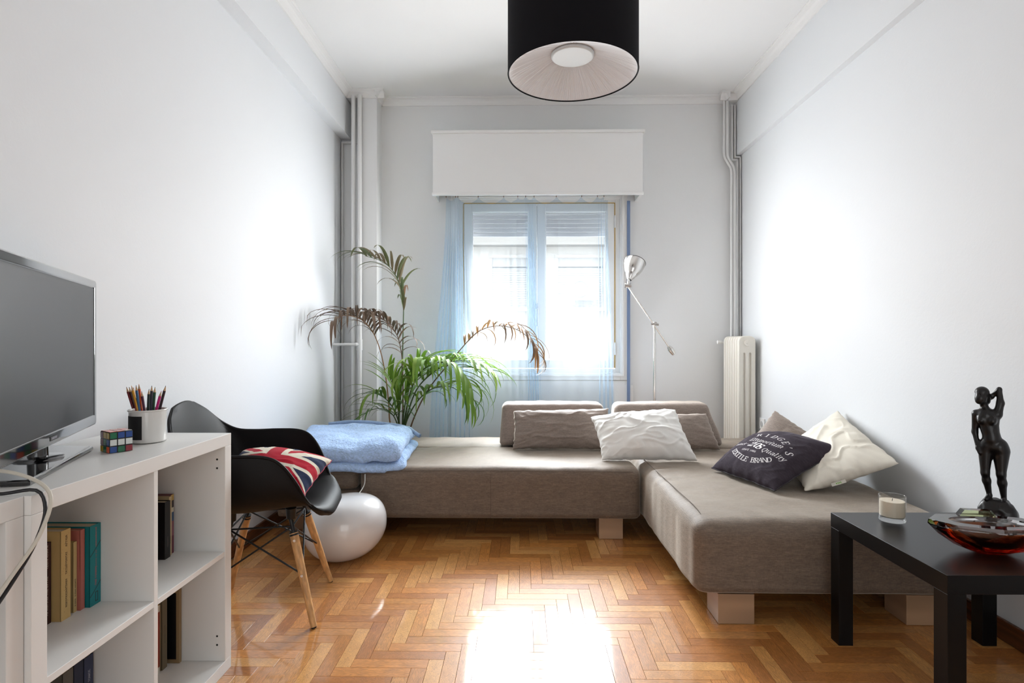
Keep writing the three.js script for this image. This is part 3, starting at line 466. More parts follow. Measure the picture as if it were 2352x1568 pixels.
// ================================================================ CUSHIONS
// a cushion between four corners (bottom-left, bottom-right, top-right, top-left), puffed to both sides
function cushion(C, front, back, o = {}) {
  const n = o.n ?? 56, [a, b, c, d] = C.map((q) => D(...q)), P = [], U = [], I = [], N = new THREE.Vector3().crossVectors(b.clone().sub(a).add(c.clone().sub(d)), d.clone().sub(a).add(c.clone().sub(b))).normalize();
  const ex = b.clone().sub(a).normalize(), ey = d.clone().sub(a).normalize(), pinch = o.pinch ?? 0.05, wr = o.wrinkle ?? 0.006, s = o.seed ?? 1, W = a.distanceTo(b), H = a.distanceTo(d);
  for (const side of [1, -1]) for (let j = 0; j <= n; j++) for (let i = 0; i <= n; i++) {
    const ease = (t) => 0.5 - 0.5 * Math.cos(Math.PI * t); const u = mix(i / n, ease(i / n), 0.6), v = mix(j / n, ease(j / n), 0.6), U1 = 2 * u - 1, V1 = 2 * v - 1;
    const pu = U1 * (1 - pinch * U1 * U1 * (1 - V1 * V1)), pv = V1 * (1 - pinch * V1 * V1 * (1 - U1 * U1)), uu = (pu + 1) / 2, vv = (pv + 1) / 2;
    const p = a.clone().multiplyScalar((1 - uu) * (1 - vv)).addScaledVector(b, uu * (1 - vv)).addScaledVector(c, uu * vv).addScaledVector(d, (1 - uu) * vv);
    const e = Math.max(0, (1 - U1 ** 2) * (1 - V1 ** 2)), prof = Math.pow(e, o.pow ?? 0.42);
    // folds run in from the seams and the corners, a few long creases cross the middle
    const edge = Math.min(1 - Math.abs(U1), 1 - Math.abs(V1)), ang = Math.atan2(V1, U1), rad = Math.hypot(U1, V1);
    const wx = U1 + 0.25 * N2(U1 * 1.3 + s, V1 * 1.3 + s * 2), wy = V1 + 0.25 * N2(U1 * 1.2 - s, V1 * 1.4 + s * 5), ca = Math.cos(s * 1.7), sa = Math.sin(s * 1.7);
    const rid = (f, g2, k) => 1 - Math.abs(N2((wx * ca + wy * sa) * f + k, (wy * ca - wx * sa) * g2 + k * 1.7)), crease = (r) => Math.pow(r, 4);
    let w = 0.5 * N2(ang * 3.2 + s, rad * 0.8 + s) * smooth(0.6, 0.05, edge) + 0.55 * fbm2(wx * (o.fx ?? 0.8) + s, wy * (o.fy ?? 1.0) - s, 2) + 0.6 * crease(rid(0.45, 1.3, s)) + 0.4 * crease(rid(1.0, 0.5, s + 9));
    w *= Math.pow(e, 0.3);
    const off = (side > 0 ? front : -back) * prof + side * w * wr * (side > 0 ? 1 : 0.5);
    p.addScaledVector(N, off);
    if (o.sag) p.y -= o.sag * vv * (1 - U1 * U1);
    const rip = Math.min(0.004, wr * 0.5) * N2((Math.abs(U1) > Math.abs(V1) ? V1 : U1) * 4 + s, s) * smooth(0.12, 0, edge); p.addScaledVector(Math.abs(U1) > Math.abs(V1) ? ex : ey, rip);
    if (o.floor !== undefined && p.y < o.floor) p.y = o.floor + 0.0005 * (1 - prof);
    if (o.wall !== undefined && p.x > o.wall) p.x = o.wall;
    P.push(p.x, p.y, p.z); U.push(u * (o.tile ? W : 1), v * (o.tile ? H : 1));
  }
  const m = (n + 1) * (n + 1), q = (i, j, k) => k * m + j * (n + 1) + i;
  for (let j = 0; j < n; j++) for (let i = 0; i < n; i++) { I.push(q(i, j, 0), q(i + 1, j, 0), q(i + 1, j + 1, 0), q(i, j, 0), q(i + 1, j + 1, 0), q(i, j + 1, 0)); I.push(q(i, j, 1), q(i + 1, j + 1, 1), q(i + 1, j, 1), q(i, j, 1), q(i, j + 1, 1), q(i + 1, j + 1, 1)); }
  const g = new THREE.BufferGeometry(); g.setAttribute('position', new THREE.Float32BufferAttribute(P, 3)); g.setAttribute('uv', new THREE.Float32BufferAttribute(U, 2)); g.setIndex(I); smoothNormals(g);
  const rim = []; for (const [f, k] of [[(t) => [t, 0], n], [(t) => [n, t], n], [(t) => [n - t, n], n], [(t) => [0, n - t], n]]) for (let t = 0; t < k; t += 2) { const [i, j] = f(t), x = q(i, j, 0); rim.push(new THREE.Vector3(P[3 * x], P[3 * x + 1], P[3 * x + 2])); }
  rim.push(rim[0].clone());
  return { g, rim, N };
}
function cushionThing(name, label, C, front, back, mat, o = {}) {
  const c0 = D(...C[0]).add(D(...C[2])).multiplyScalar(0.5); const yb = Math.min(...C.map((q) => q[1])); const base = new THREE.Vector3(c0.x, yb, c0.z);
  const t = thing(name, label, o.category ?? 'cushion', base), { g, rim } = cushion(C, front, back, o);
  g.translate(-base.x, -base.y, -base.z); part('cover', g, mat, t);
  if (o.piping) part('piping', tube(rim.map((p) => p.clone().sub(base)), o.pipeR ?? 0.0028, 180, 6), o.piping, t);
  return t;
}
cushionThing('lumbar_cushion', 'crumpled taupe lumbar cushion against the left backrest', [[-0.05, 0.392, 3.53], [0.565, 0.392, 3.53], [0.553, 0.638, 3.60], [-0.045, 0.622, 3.60]], 0.075, 0.03, sofaFabricPale, { wrinkle: 0.014, tile: true, seed: 4, pow: 0.36, floor: 0.389, pinch: 0.03 });
cushionThing('lumbar_cushion', 'taupe lumbar cushion half hidden behind the white pillow', [[0.66, 0.392, 3.53], [1.232, 0.392, 3.53], [1.165, 0.606, 3.60], [0.70, 0.60, 3.60]], 0.075, 0.03, sofaFabricPale, { wrinkle: 0.009, tile: true, seed: 9, pow: 0.36, floor: 0.389, pinch: 0.03 });
const whiteCotton = cloth([240, 238, 234], 0.03), creamCotton = cloth([230, 223, 209], 0.03);
cushionThing('pillow', 'rumpled white pillow in the middle of the sofa', [[0.455, 0.395, 3.20], [0.985, 0.395, 3.19], [0.925, 0.652, 3.42], [0.42, 0.606, 3.42]], 0.10, 0.035, whiteCotton, { wrinkle: 0.016, seed: 2, floor: 0.392, pinch: 0.05, n: 84, category: 'pillow' });
cushionThing('square_cushion', 'pale taupe cushion at the back, behind the dark printed cushion', [[1.275, 0.43, 3.30], [1.44, 0.40, 3.08], [1.67, 0.50, 3.20], [1.49, 0.655, 3.36]], 0.06, 0.05, sofaFabricPale, { wrinkle: 0.006, tile: true, seed: 6, wall: 1.70, floor: 0.39 });
const whiteBig = cushionThing('pillow', 'large cream cotton pillow leaning on the right wall', [[1.262, 0.398, 2.545], [1.645, 0.53, 2.50], [1.695, 0.69, 3.07], [1.40, 0.43, 3.1]], 0.075, 0.075, creamCotton, { wrinkle: 0.014, seed: 13, floor: 0.39, wall: 1.712, n: 84, category: 'pillow', pow: 0.5 });
{
  const tagTex = canvas(256, 64, (x) => { x.fillStyle = '#dcd8cc'; x.fillRect(0, 0, 256, 64); x.fillStyle = '#6fae2e'; x.font = 'bold 46px sans-serif'; x.textAlign = 'center'; x.translate(128, 32); x.rotate(Math.PI); x.fillText('IKEA', 0, 17); });
  const p0 = D(1.392, 0.441, 2.515), g = new THREE.PlaneGeometry(0.062, 0.014), e = D(1.645, 0.53, 2.5).sub(D(1.262, 0.398, 2.545)).normalize(), nn = new THREE.Vector3(-0.15, 0.35, 0.92).normalize();
  const up = nn.clone().cross(e).normalize(); g.applyMatrix4(new THREE.Matrix4().makeBasis(e, up, e.clone().cross(up).normalize())); g.translate(p0.x - whiteBig.position.x, p0.y - whiteBig.position.y, p0.z - whiteBig.position.z);
  part('label_tag', g, std({ map: tagTex, roughness: 0.8, side: THREE.DoubleSide }), whiteBig, 'small white tag with green letters');
}
{
  // printed dark velvet cushion
  const print = canvas(1024, 1024, (x) => {
    x.fillStyle = '#3b343b'; x.fillRect(0, 0, 1024, 1024);
    const R = rng(8); for (let k = 0; k < 5000; k++) { x.fillStyle = `rgba(${R() > 0.5 ? '90,82,92' : '30,26,31'},0.10)`; x.fillRect(R() * 1024, R() * 1024, 8 + R() * 26, 3 + R() * 9); }
    x.fillStyle = '#d9d4d2'; x.textAlign = 'center';
    x.translate(30, 225); x.scale(0.94, 0.86);
    const arc = (s, cx, cy, r, a0, a1, size, font = 'serif', up = 1) => { x.font = `${size}px ${font}`; [...s].forEach((ch, i) => { const a = a0 + (a1 - a0) * (s.length > 1 ? i / (s.length - 1) : 0.5); x.save(); x.translate(cx + r * Math.sin(a), cy - up * r * Math.cos(a)); x.rotate(up * a); x.fillText(ch, 0, 0); x.restore(); }); };
    arc("RIDGE'S", 512, 640, 410, -0.38, 1.02, 118, 'serif', 1);
    arc('TEXTILE BRAND', 512, 330, 455, -0.74, 0.74, 100, 'serif', -1);
    const it = (s, px, py, size, bold = '') => { x.save(); x.translate(px, py); x.transform(1, 0, -0.28, 1, 0, 0); x.font = `${bold} ${size}px serif`; x.fillText(s, 0, 0); x.restore(); };
    it('Emporium', 545, 400, 96); it('since -', 250, 505, 74); it('20', 452, 530, 150, 'bold'); it('S', 545, 545, 150, 'bold'); it('- Quality', 745, 560, 92);
    x.font = '44px sans-serif'; x.fillText('SINCE 1986', 460, 622);
  });
  const velvet = phy({ map: print, roughness: 0.95, sheen: 0.5, sheenRoughness: 0.45, sheenColor: new THREE.Color(0.55, 0.5, 0.56), specularIntensity: 0.2 });
  cushionThing('printed_cushion', 'dark velvet cushion printed with white lettering on the chaise', [[0.992, 0.402, 2.975], [1.118, 0.402, 2.525], [1.515, 0.56, 2.695], [1.345, 0.545, 3.2]], 0.10, 0.02, velvet, { wrinkle: 0.007, seed: 21, floor: 0.391, pow: 0.5, pinch: 0.03, n: 72, piping: phy({ color: new THREE.Color(0.03, 0.025, 0.03), roughness: 0.9 }) });
}
// ---- folded fleece blanket on the left end of the sofa
{
  const fz = grey(256, 256, (x, y) => 128 + 70 * tileNoise(x, y, 256, 256, 34, 3) + 55 * tileNoise(x, y, 256, 256, 80, 5), 3.5, 3.5);
  const fc = tex(256, 256, (x, y) => { const k = 1 + 0.06 * tileNoise(x, y, 256, 256, 30, 3) + 0.05 * tileNoise(x, y, 256, 256, 70, 5); return [172 * k, 198 * k, 235 * k]; }, true, 3.5, 3.5);
  const fleece = phy({ map: fc, bumpMap: fz, bumpScale: 0.004, roughness: 1, sheen: 0.7, sheenRoughness: 0.7, sheenColor: new THREE.Color(0.85, 0.92, 1), specularIntensity: 0.1 });
  const o = thing('folded_blanket', 'folded pale blue fleece blanket on the left end of the sofa', 'blanket', D(-0.98, ST, 3.32));
  const layer = (w, h, d, y, s, dx, dz, ry) => {
    const g = softBox(w, h, d, [0.05, h * 0.49, 0.05], 0.014, (v, n) => {
      const fr = v.z / (d / 2);                                // +1 at the front (towards the camera)
      v.x += 0.05 * fr * -0.5 - 0.03 * (1 - fr) * 0.2;         // right side runs back and outwards
      v.y += 0.012 * fbm2(v.x * 3 + s, v.z * 3, 3) * 2 + 0.018 * (0.4 - fr) * 0.6;
      v.y -= 0.035 * smooth(0.55, 1.1, fr) + 0.02 * smooth(0.4, 1, v.x / (w / 2)) * smooth(0.2, -1, fr);
      if (n.z > 0.3 || n.x > 0.3) { const k = 0.006 * N2(v.x * 6 + s, v.z * 6); v.z += k * n.z; v.x += k * n.x; }
    });
    at(g, dx, y + h / 2, dz, ry); return g;
  };
  // keep the underside on the seat, hanging a little over the front edge
  const settle = (g, lo) => { const p = g.attributes.position; for (let i = 0; i < p.count; i++) { const zf = p.getZ(i), dd = 3.32 - zf; const floor = dd < 3.03 ? -0.06 : dd < 3.09 ? -0.018 + 0.02 * smooth(3.03, 3.09, dd) : 0.002; if (p.getY(i) < floor + lo) p.setY(i, floor + lo); } return smoothNormals(g); };
  part('lower_fold', settle(layer(0.66, 0.055, 0.64, 0.001, 3, 0.02, 0.0, 0.12), 0), fleece, o);
  part('upper_fold', settle(layer(0.655, 0.085, 0.635, 0.052, 7, 0.0, 0.005, 0.12), 0.02), fleece, o);
  const g = tube([new THREE.Vector3(-0.25, 0.145, -0.315), new THREE.Vector3(-0.1, 0.158, -0.325), new THREE.Vector3(0.1, 0.15, -0.30), new THREE.Vector3(0.26, 0.13, -0.26), new THREE.Vector3(0.355, 0.09, -0.20)], (t) => 0.013, 60, 8);
  part('hem', g, fleece, o);
}

// ================================================================ SHELL CHAIR
{
  const o = thing('shell_armchair', 'black moulded armchair on wooden dowel legs beside the bookcase', 'chair', D(-1.005, 0, 2.262));
  o.rotation.y = Math.PI / 2 - Math.atan2(0.412, 0.075);  // faces right, turned a little away from the camera
  // local: +x front, y up, z to the camera side
  const nt = 56, ns = 60;
  const key = (arr, t) => { let i = 0; while (i < arr.length - 2 && t > arr[i + 1][0]) i++; const a = arr[Math.max(0, i - 1)], b = arr[i], c = arr[i + 1], d = arr[Math.min(arr.length - 1, i + 2)], u = clamp((t - b[0]) / (c[0] - b[0]), 0, 1); return b.slice(1).map((_, k) => { const p0 = a[k + 1], p1 = b[k + 1], p2 = c[k + 1], p3 = d[k + 1]; return 0.5 * (2 * p1 + (p2 - p0) * u + (2 * p0 - 5 * p1 + 4 * p2 - p3) * u * u + (3 * p1 - p0 - 3 * p2 + p3) * u * u * u); }); };
  const mid = [[0, 0.262, 0.398], [0.05, 0.249, 0.424], [0.15, 0.2, 0.442], [0.32, 0.07, 0.430], [0.46, -0.05, 0.42], [0.56, -0.15, 0.432], [0.66, -0.225, 0.50], [0.78, -0.262, 0.62], [0.9, -0.29, 0.735], [1, -0.315, 0.822]];
  const rim = [[0, 0.235, 0.405, 0.14], [0.06, 0.22, 0.424, 0.20], [0.13, 0.187, 0.485, 0.252], [0.20, 0.152, 0.565, 0.282], [0.27, 0.105, 0.632, 0.30], [0.34, 0.05, 0.657, 0.31], [0.48, -0.04, 0.662, 0.312], [0.62, -0.13, 0.662, 0.306], [0.72, -0.205, 0.672, 0.288], [0.82, -0.26, 0.712, 0.25], [0.92, -0.298, 0.772, 0.18], [1, -0.318, 0.808, 0.10]];
  const pos = (t, s) => {
    const [mx, my] = key(mid, t), [rx, ry, rz] = key(rim, t), th = Math.abs(s) * Math.PI / 2, n = mix(0.55, 0.85, smooth(0.6, 1, t));
    const hz = Math.pow(Math.sin(th), n), vt = 1 - Math.pow(Math.max(0, Math.cos(th)), n);
    const back = smooth(0.6, 0.95, t);
    return new THREE.Vector3(mix(mx, rx, mix(vt, hz * hz, back)), mix(my, ry, mix(vt, hz * hz, back)), Math.sign(s) * rz * hz);
  };
  const P = [], I = [];
  const grid = []; for (let i = 0; i <= nt; i++) for (let j = 0; j <= ns; j++) grid.push(pos(i / nt, (j / ns) * 2 - 1));
  const nrm = grid.map((_, k) => { const i = Math.floor(k / (ns + 1)), j = k % (ns + 1), A = grid[Math.min(nt, i + 1) * (ns + 1) + j], B = grid[Math.max(0, i - 1) * (ns + 1) + j], C = grid[i * (ns + 1) + Math.min(ns, j + 1)], E = grid[i * (ns + 1) + Math.max(0, j - 1)]; return new THREE.Vector3().crossVectors(A.clone().sub(B), C.clone().sub(E)).normalize(); });
  const m = grid.length, T = 0.0075;
  grid.forEach((p) => P.push(p.x, p.y, p.z)); grid.forEach((p, k) => P.push(p.x + nrm[k].x * T, p.y + nrm[k].y * T, p.z + nrm[k].z * T));
  const q = (i, j, k) => k * m + i * (ns + 1) + j;
  for (let i = 0; i < nt; i++) for (let j = 0; j < ns; j++) { I.push(q(i, j, 0), q(i, j + 1, 0), q(i + 1, j + 1, 0), q(i, j, 0), q(i + 1, j + 1, 0), q(i + 1, j, 0)); I.push(q(i, j, 1), q(i + 1, j + 1, 1), q(i, j + 1, 1), q(i, j, 1), q(i + 1, j, 1), q(i + 1, j + 1, 1)); }
  const band = (f, n) => { for (let t = 0; t < n; t++) { const [a, b] = f(t), [c, d] = f(t + 1); I.push(q(a, b, 0), q(c, d, 0), q(c, d, 1), q(a, b, 0), q(c, d, 1), q(a, b, 1)); } };
  band((t) => [0, t], ns); band((t) => [nt, ns - t], ns); band((t) => [t, ns], nt); band((t) => [nt - t, 0], nt);
  const g = new THREE.BufferGeometry(); g.setAttribute('position', new THREE.Float32BufferAttribute(P, 3)); g.setIndex(I);
  const sg = toCreasedNormals(g, 0.9);
  const plastic = phy({ color: new THREE.Color(0.0045, 0.004, 0.0045), roughness: 0.48, specularIntensity: 0.4 });
  part('shell', sg, plastic, o);
  const rimPts = []; for (let i = 0; i <= nt; i += 2) rimPts.push(grid[i * (ns + 1)]); for (let j = 2; j <= ns; j += 3) rimPts.push(grid[nt * (ns + 1) + j]); for (let i = nt; i >= 0; i -= 2) rimPts.push(grid[i * (ns + 1) + ns]); for (let j = ns - 3; j >= 0; j -= 3) rimPts.push(grid[j]);
  part('rolled_rim', tube(rimPts, 0.0058, 260, 8), plastic, o);
  const beech = std({ map: tex(256, 64, (x, y) => { const k = 1 + 0.10 * tileNoise(x, y, 256, 64, 6, 3, 16) + 0.05 * tileNoise(x, y, 256, 64, 20, 4, 40); return [206 * k, 158 * k, 104 * k]; }, true, 2, 1), roughness: 0.5 });
  const foot = {}, top = {};
  for (const [kx, kz] of [[1, 1], [1, -1], [-1, 1], [-1, -1]]) {
    const F = new THREE.Vector3(0.207 * kx, 0.0, 0.207 * kz), Tp = new THREE.Vector3(0.105 * kx, 0.385, 0.115 * kz), at_ = (t) => F.clone().lerp(Tp, t);
    const l = part('leg', rod(at_(0.012), at_(0.86), 0.0115, 0.0165, 20), beech, o);
    part('glide', rod(at_(0.0), at_(0.0135), 0.0095, 0.0108, 16), darkMetal, l);
    part('bracket', merge([rod(at_(0.78), at_(1.06), 0.0075, 0.0075, 12), rod(at_(0.835), at_(0.875), 0.0172, 0.0155, 20)]), darkMetal, l);
    const side = new THREE.Vector3(0, 0, kz * 1).applyAxisAngle(new THREE.Vector3(0, 1, 0), 0);
    for (const t of [0.48, 0.8]) { const c = at_(t); part('bolt', rod(c.clone().addScaledVector(side, 0.012), c.clone().addScaledVector(side, 0.0175), 0.0055, 0.005, 12), chrome, l); }
    foot[kx + ',' + kz] = at_(0.48); top[kx + ',' + kz] = at_(0.92);
  }
  const K = (a, b) => a + ',' + b, brace = (a, b) => part('brace', rod(a, b, 0.0034, 0.0034, 10), darkMetal, o);
  // crossed wire braces on each side and a base frame under the seat
  for (const [a, b] of [[[1, 1], [-1, 1]], [[1, -1], [-1, -1]], [[1, 1], [1, -1]], [[-1, 1], [-1, -1]]]) { brace(foot[K(...a)], top[K(...b)]); brace(foot[K(...b)], top[K(...a)]); brace(top[K(...a)], top[K(...b)]); }
for (const [a, b] of [[1, 1], [1, -1], [-1, 1], [-1, -1]]) part('mount', rod([0.107 * a, 0.385, 0.117 * b], [0.108 * a, 0.425, 0.12 * b], 0.017, 0.02, 16), darkMetal, o);
}
// ---- flag cushion lying in the chair
{
  const flag = canvas(1024, 1024, (x) => {
    x.fillStyle = '#262f4c'; x.fillRect(0, 0, 1024, 1024);
    const diag = (w, c) => { x.strokeStyle = c; x.lineWidth = w; x.beginPath(); x.moveTo(-40, -40); x.lineTo(1064, 1064); x.moveTo(1064, -40); x.lineTo(-40, 1064); x.stroke(); };
    diag(210, '#e0d8c6');
    x.strokeStyle = '#b21c30'; x.lineWidth = 82; for (const [a, b, c, d, ox, oy] of [[0, 0, 512, 512, -24, 24], [1024, 1024, 512, 512, 24, -24], [1024, 0, 512, 512, -24, -24], [0, 1024, 512, 512, 24, 24]]) { x.beginPath(); x.moveTo(a + ox, b + oy); x.lineTo(c + ox, d + oy); x.stroke(); }
    x.fillStyle = '#e0d8c6'; x.fillRect(0, 372, 1024, 280); x.fillRect(372, 0, 280, 1024);
    x.fillStyle = '#b21c30'; x.fillRect(0, 432, 1024, 160); x.fillRect(432, 0, 160, 1024);
    const R = rng(4); for (let k = 0; k < 9000; k++) { x.fillStyle = R() > 0.5 ? 'rgba(255,255,255,.035)' : 'rgba(0,0,0,.05)'; x.fillRect(R() * 1024, R() * 1024, 2, 10); }
  });
  cushionThing('flag_cushion', 'red, white and navy flag cushion lying in the black chair', [[-1.17, 0.475, 2.11], [-0.826, 0.462, 2.14], [-0.81, 0.55, 2.43], [-1.20, 0.585, 2.45]], 0.085, 0.015, phy({ map: flag, roughness: 0.9, sheen: 0.15, sheenColor: new THREE.Color(1, 1, 1), specularIntensity: 0.2 }), { wrinkle: 0.006, seed: 31, pinch: 0.045, n: 64, piping: std({ color: new THREE.Color(0.35, 0.02, 0.06), roughness: 0.8 }), pipeR: 0.002 });
}
// ---- white pebble-shaped glass floor lamp, off
{
  const pts = [], n = 60; for (let i = 0; i <= n; i++) { const a = -Math.PI / 2 + (i / n) * Math.PI, c = Math.cos(a), s = Math.sin(a); pts.push([0.198 * Math.pow(Math.max(0, c), 0.64), 0.150 * Math.sign(s) * Math.pow(Math.abs(s), 0.9) * (s > 0 ? 1 : 1)]); }
  pts[0][0] = 0.0001; pts[n][0] = 0.0001;
  const g = lathe(pts, 72), p = g.attributes.position; for (let i = 0; i < p.count; i++) { const y = p.getY(i), k = 1 - 0.10 * smooth(0.0, -0.16, y); p.setXYZ(i, p.getX(i) * k + 0.010 * (y / 0.16), y + 0.008 * p.getX(i) / 0.2, p.getZ(i) * k); }
  smoothNormals(g); g.translate(0, 0.1505, 0);
  const o = thing('pebble_lamp', 'white glossy pebble-shaped glass lamp on the floor before the sofa', 'lamp', D(-0.862, 0, 2.79));
  part('glass_body', g, phy({ color: new THREE.Color(0.74, 0.74, 0.75), roughness: 0.3, clearcoat: 1, clearcoatRoughness: 0.04 }), o);
  part('cord', tube([new THREE.Vector3(0.05, 0.292, -0.03), new THREE.Vector3(0.052, 0.32, -0.15), new THREE.Vector3(0.035, 0.355, -0.225), new THREE.Vector3(0.045, 0.30, -0.205), new THREE.Vector3(0.04, 0.37, -0.215), new THREE.Vector3(0.01, 0.392, -0.25)].slice(0, 3), 0.0025, 30, 8), std({ color: new THREE.Color(0.6, 0.59, 0.55), roughness: 0.5 }), o);
}

// ================================================================ BACK WALL: PELMET, CURTAIN, PIPES, RADIATOR, STRAP
{
  const o = thing('curtain_pelmet', 'white painted box pelmet above the window', 'pelmet', D(0.126, 2.157, 4.38));
  const E = (a, b, c, d, e, f, r = 0.003) => ext(a - 0.126, b - 0.126, c - 2.157, d - 2.157, e - 4.38, f - 4.38, r);
  part('front_board', E(-0.66, 0.912, 2.162, 2.62, 4.262, 4.282), whitePaint, o);
  part('top_lip', E(-0.672, 0.924, 2.618, 2.64, 4.25, 4.499), whitePaint, o);
  part('bottom_lip', E(-0.666, 0.918, 2.157, 2.176, 4.256, 4.288), whitePaint, o);
  part('side_board', E(-0.66, -0.642, 2.160, 2.618, 4.282, 4.499), whitePaint, o);
  part('side_board', E(0.894, 0.912, 2.160, 2.618, 4.282, 4.499), whitePaint, o);
  part('rail', E(-0.63, 0.88, 2.185, 2.20, 4.372, 4.388, 0.002), whitePaint, o);
}
{
  const o = thing('sheer_curtain', 'pale blue sheer curtain hanging before the window', 'curtain', D(0.05, 0.012, 4.37));
  const hooks = [-0.573, -0.5, -0.483, -0.327, -0.13, -0.023, 0.037, 0.103, 0.273, 0.467, 0.587, 0.637];
  // strips of the cloth: x at the top, x at the hem, folds, depth of fold, overlap of fold, share of the mesh
  const strips = [[-0.575, -0.50, -0.71, -0.55, 5, 0.024, 2.3, 90], [-0.50, -0.43, -0.55, -0.37, 5, 0.028, 2.5, 90], [-0.43, -0.13, -0.37, -0.11, 3, 0.012, 0.35, 70], [-0.13, 0.03, -0.11, 0.05, 3, 0.02, 0.95, 60], [0.03, 0.105, 0.05, 0.165, 6, 0.03, 3.2, 120], [0.105, 0.587, 0.17, 0.595, 4, 0.013, 0.4, 90], [0.587, 0.668, 0.595, 0.725, 4, 0.024, 2.6, 90]];
  const cols = [], nv = 60; strips.forEach((s, k) => { for (let i = 0; i < s[7]; i++) cols.push([k, i / s[7]]); }); cols.push([strips.length - 1, 1]);
  const P = [], U = [], I = [];
  cols.forEach(([k, t], c) => {
    const [a0, a1, b0, b1, f, dz, ov] = strips[k], xt = mix(a0, a1, t), xb = mix(b0, b1, t);
    let sag = 0.03; for (let q = 0; q + 1 < hooks.length; q++) if (xt >= hooks[q] && xt <= hooks[q + 1]) sag = Math.min(0.055, (hooks[q + 1] - hooks[q]) * 0.4) * Math.pow(Math.sin(Math.PI * (xt - hooks[q]) / (hooks[q + 1] - hooks[q])), 0.75);
    const env = Math.min(1, Math.sin(Math.PI * Math.min(1, Math.max(0, t))) * 1.6 + 0.25), ph = 2 * Math.PI * f * t + k;
    for (let j = 0; j <= nv; j++) {
      const v = j / nv, y = mix(2.172 - sag, 0.014, v), w = smooth(0, 0.9, v) * 0.85 + 0.15 * v, x0 = mix(xt, xb, w);
      const sway = 0.35 * N2(v * 1.6 + k * 3, f) , dx = ((a1 - a0) * (1 - w) + (b1 - b0) * w) / (2 * Math.PI * f) * ov, g = env * (0.45 + 0.55 * smooth(0, 0.25, v));
      P.push(x0 + dx * Math.sin(ph + sway + v * 0.7) * g - 0.05, y - 0.012, -0.006 + dz * g * Math.cos(ph * 1 + sway) + 0.006 * N2(x0 * 5, v * 3)); U.push(c / cols.length * 3, y);
    }
  });
  for (let c = 0; c < cols.length - 1; c++) for (let j = 0; j < nv; j++) { const a = c * (nv + 1) + j, b = a + nv + 1; I.push(a, a + 1, b + 1, a, b + 1, b); }
  const g = new THREE.BufferGeometry(); g.setAttribute('position', new THREE.Float32BufferAttribute(P, 3)); g.setAttribute('uv', new THREE.Float32BufferAttribute(U, 2)); g.setIndex(I); g.computeVertexNormals();
  part('cloth', g, phy({ color: new THREE.Color(0.845, 0.92, 0.985), transmission: 0.95, thickness: 0, roughness: 0.26, specularIntensity: 0.1, side: THREE.DoubleSide }), o);
  const hk = std({ color: new THREE.Color(0.25, 0.14, 0.1), roughness: 0.5 });
  for (const h of hooks) part('hook', rod([h - 0.05, 2.154, 0.0], [h - 0.05, 2.176, 0.0], 0.0032, 0.0022, 8), hk, o);
}
{
  const o = thing('shutter_strap', 'blue-grey shutter strap running down to its wall box right of the window', 'strap', D(0.862, 0.56, 4.49));
  part('strap', ext(-0.030, -0.006, 0.02, 1.6, -0.022, -0.019), std({ color: new THREE.Color(0.19, 0.26, 0.42), roughness: 0.85 }), o);
  part('winder_plate', ext(-0.035, 0.022, -0.03, 0.16, -0.008, 0.009, 0.003), whitePaint, o);
  part('slot', ext(-0.026, -0.008, 0.02, 0.032, -0.0095, -0.006), darkMetal, o);
}
// pipes in the left corner
{
  const a = single('heating_pipe', rod(D(-1.277, 0, 4.33), D(-1.277, YC - 0.04, 4.33), 0.0165, 0.0165, 20), pipeMat); tag(a, 'painted vertical pipe nearest the left wall in the corner', 'pipe', 'pipes in the left corner');
  const o = thing('heating_pipe', 'painted vertical pipe with a tee fitting in the left corner', 'pipe', D(-1.226, 0, 4.32), 'pipes in the left corner');
  part('riser', rod([0, 0, 0], [0, YC - 0.04, 0], 0.0168, 0.0168, 20), pipeMat, o);
  part('tee', merge([rod([0, 1.0, 0], [0, 1.07, 0], 0.0205, 0.0205, 20), rod([0, 1.037, 0], [-0.028, 1.037, 0.02], 0.016, 0.015, 16), rod([0, 0.995, 0], [0, 1.002, 0], 0.022), rod([0, 1.068, 0], [0, 1.075, 0], 0.022)]), pipeMat, o);
  part('branch', merge([rod([-0.022, 1.037, 0.02], [-0.19, 1.037, 0.045], 0.0115, 0.0115, 16)]), pipeMat, o);
}
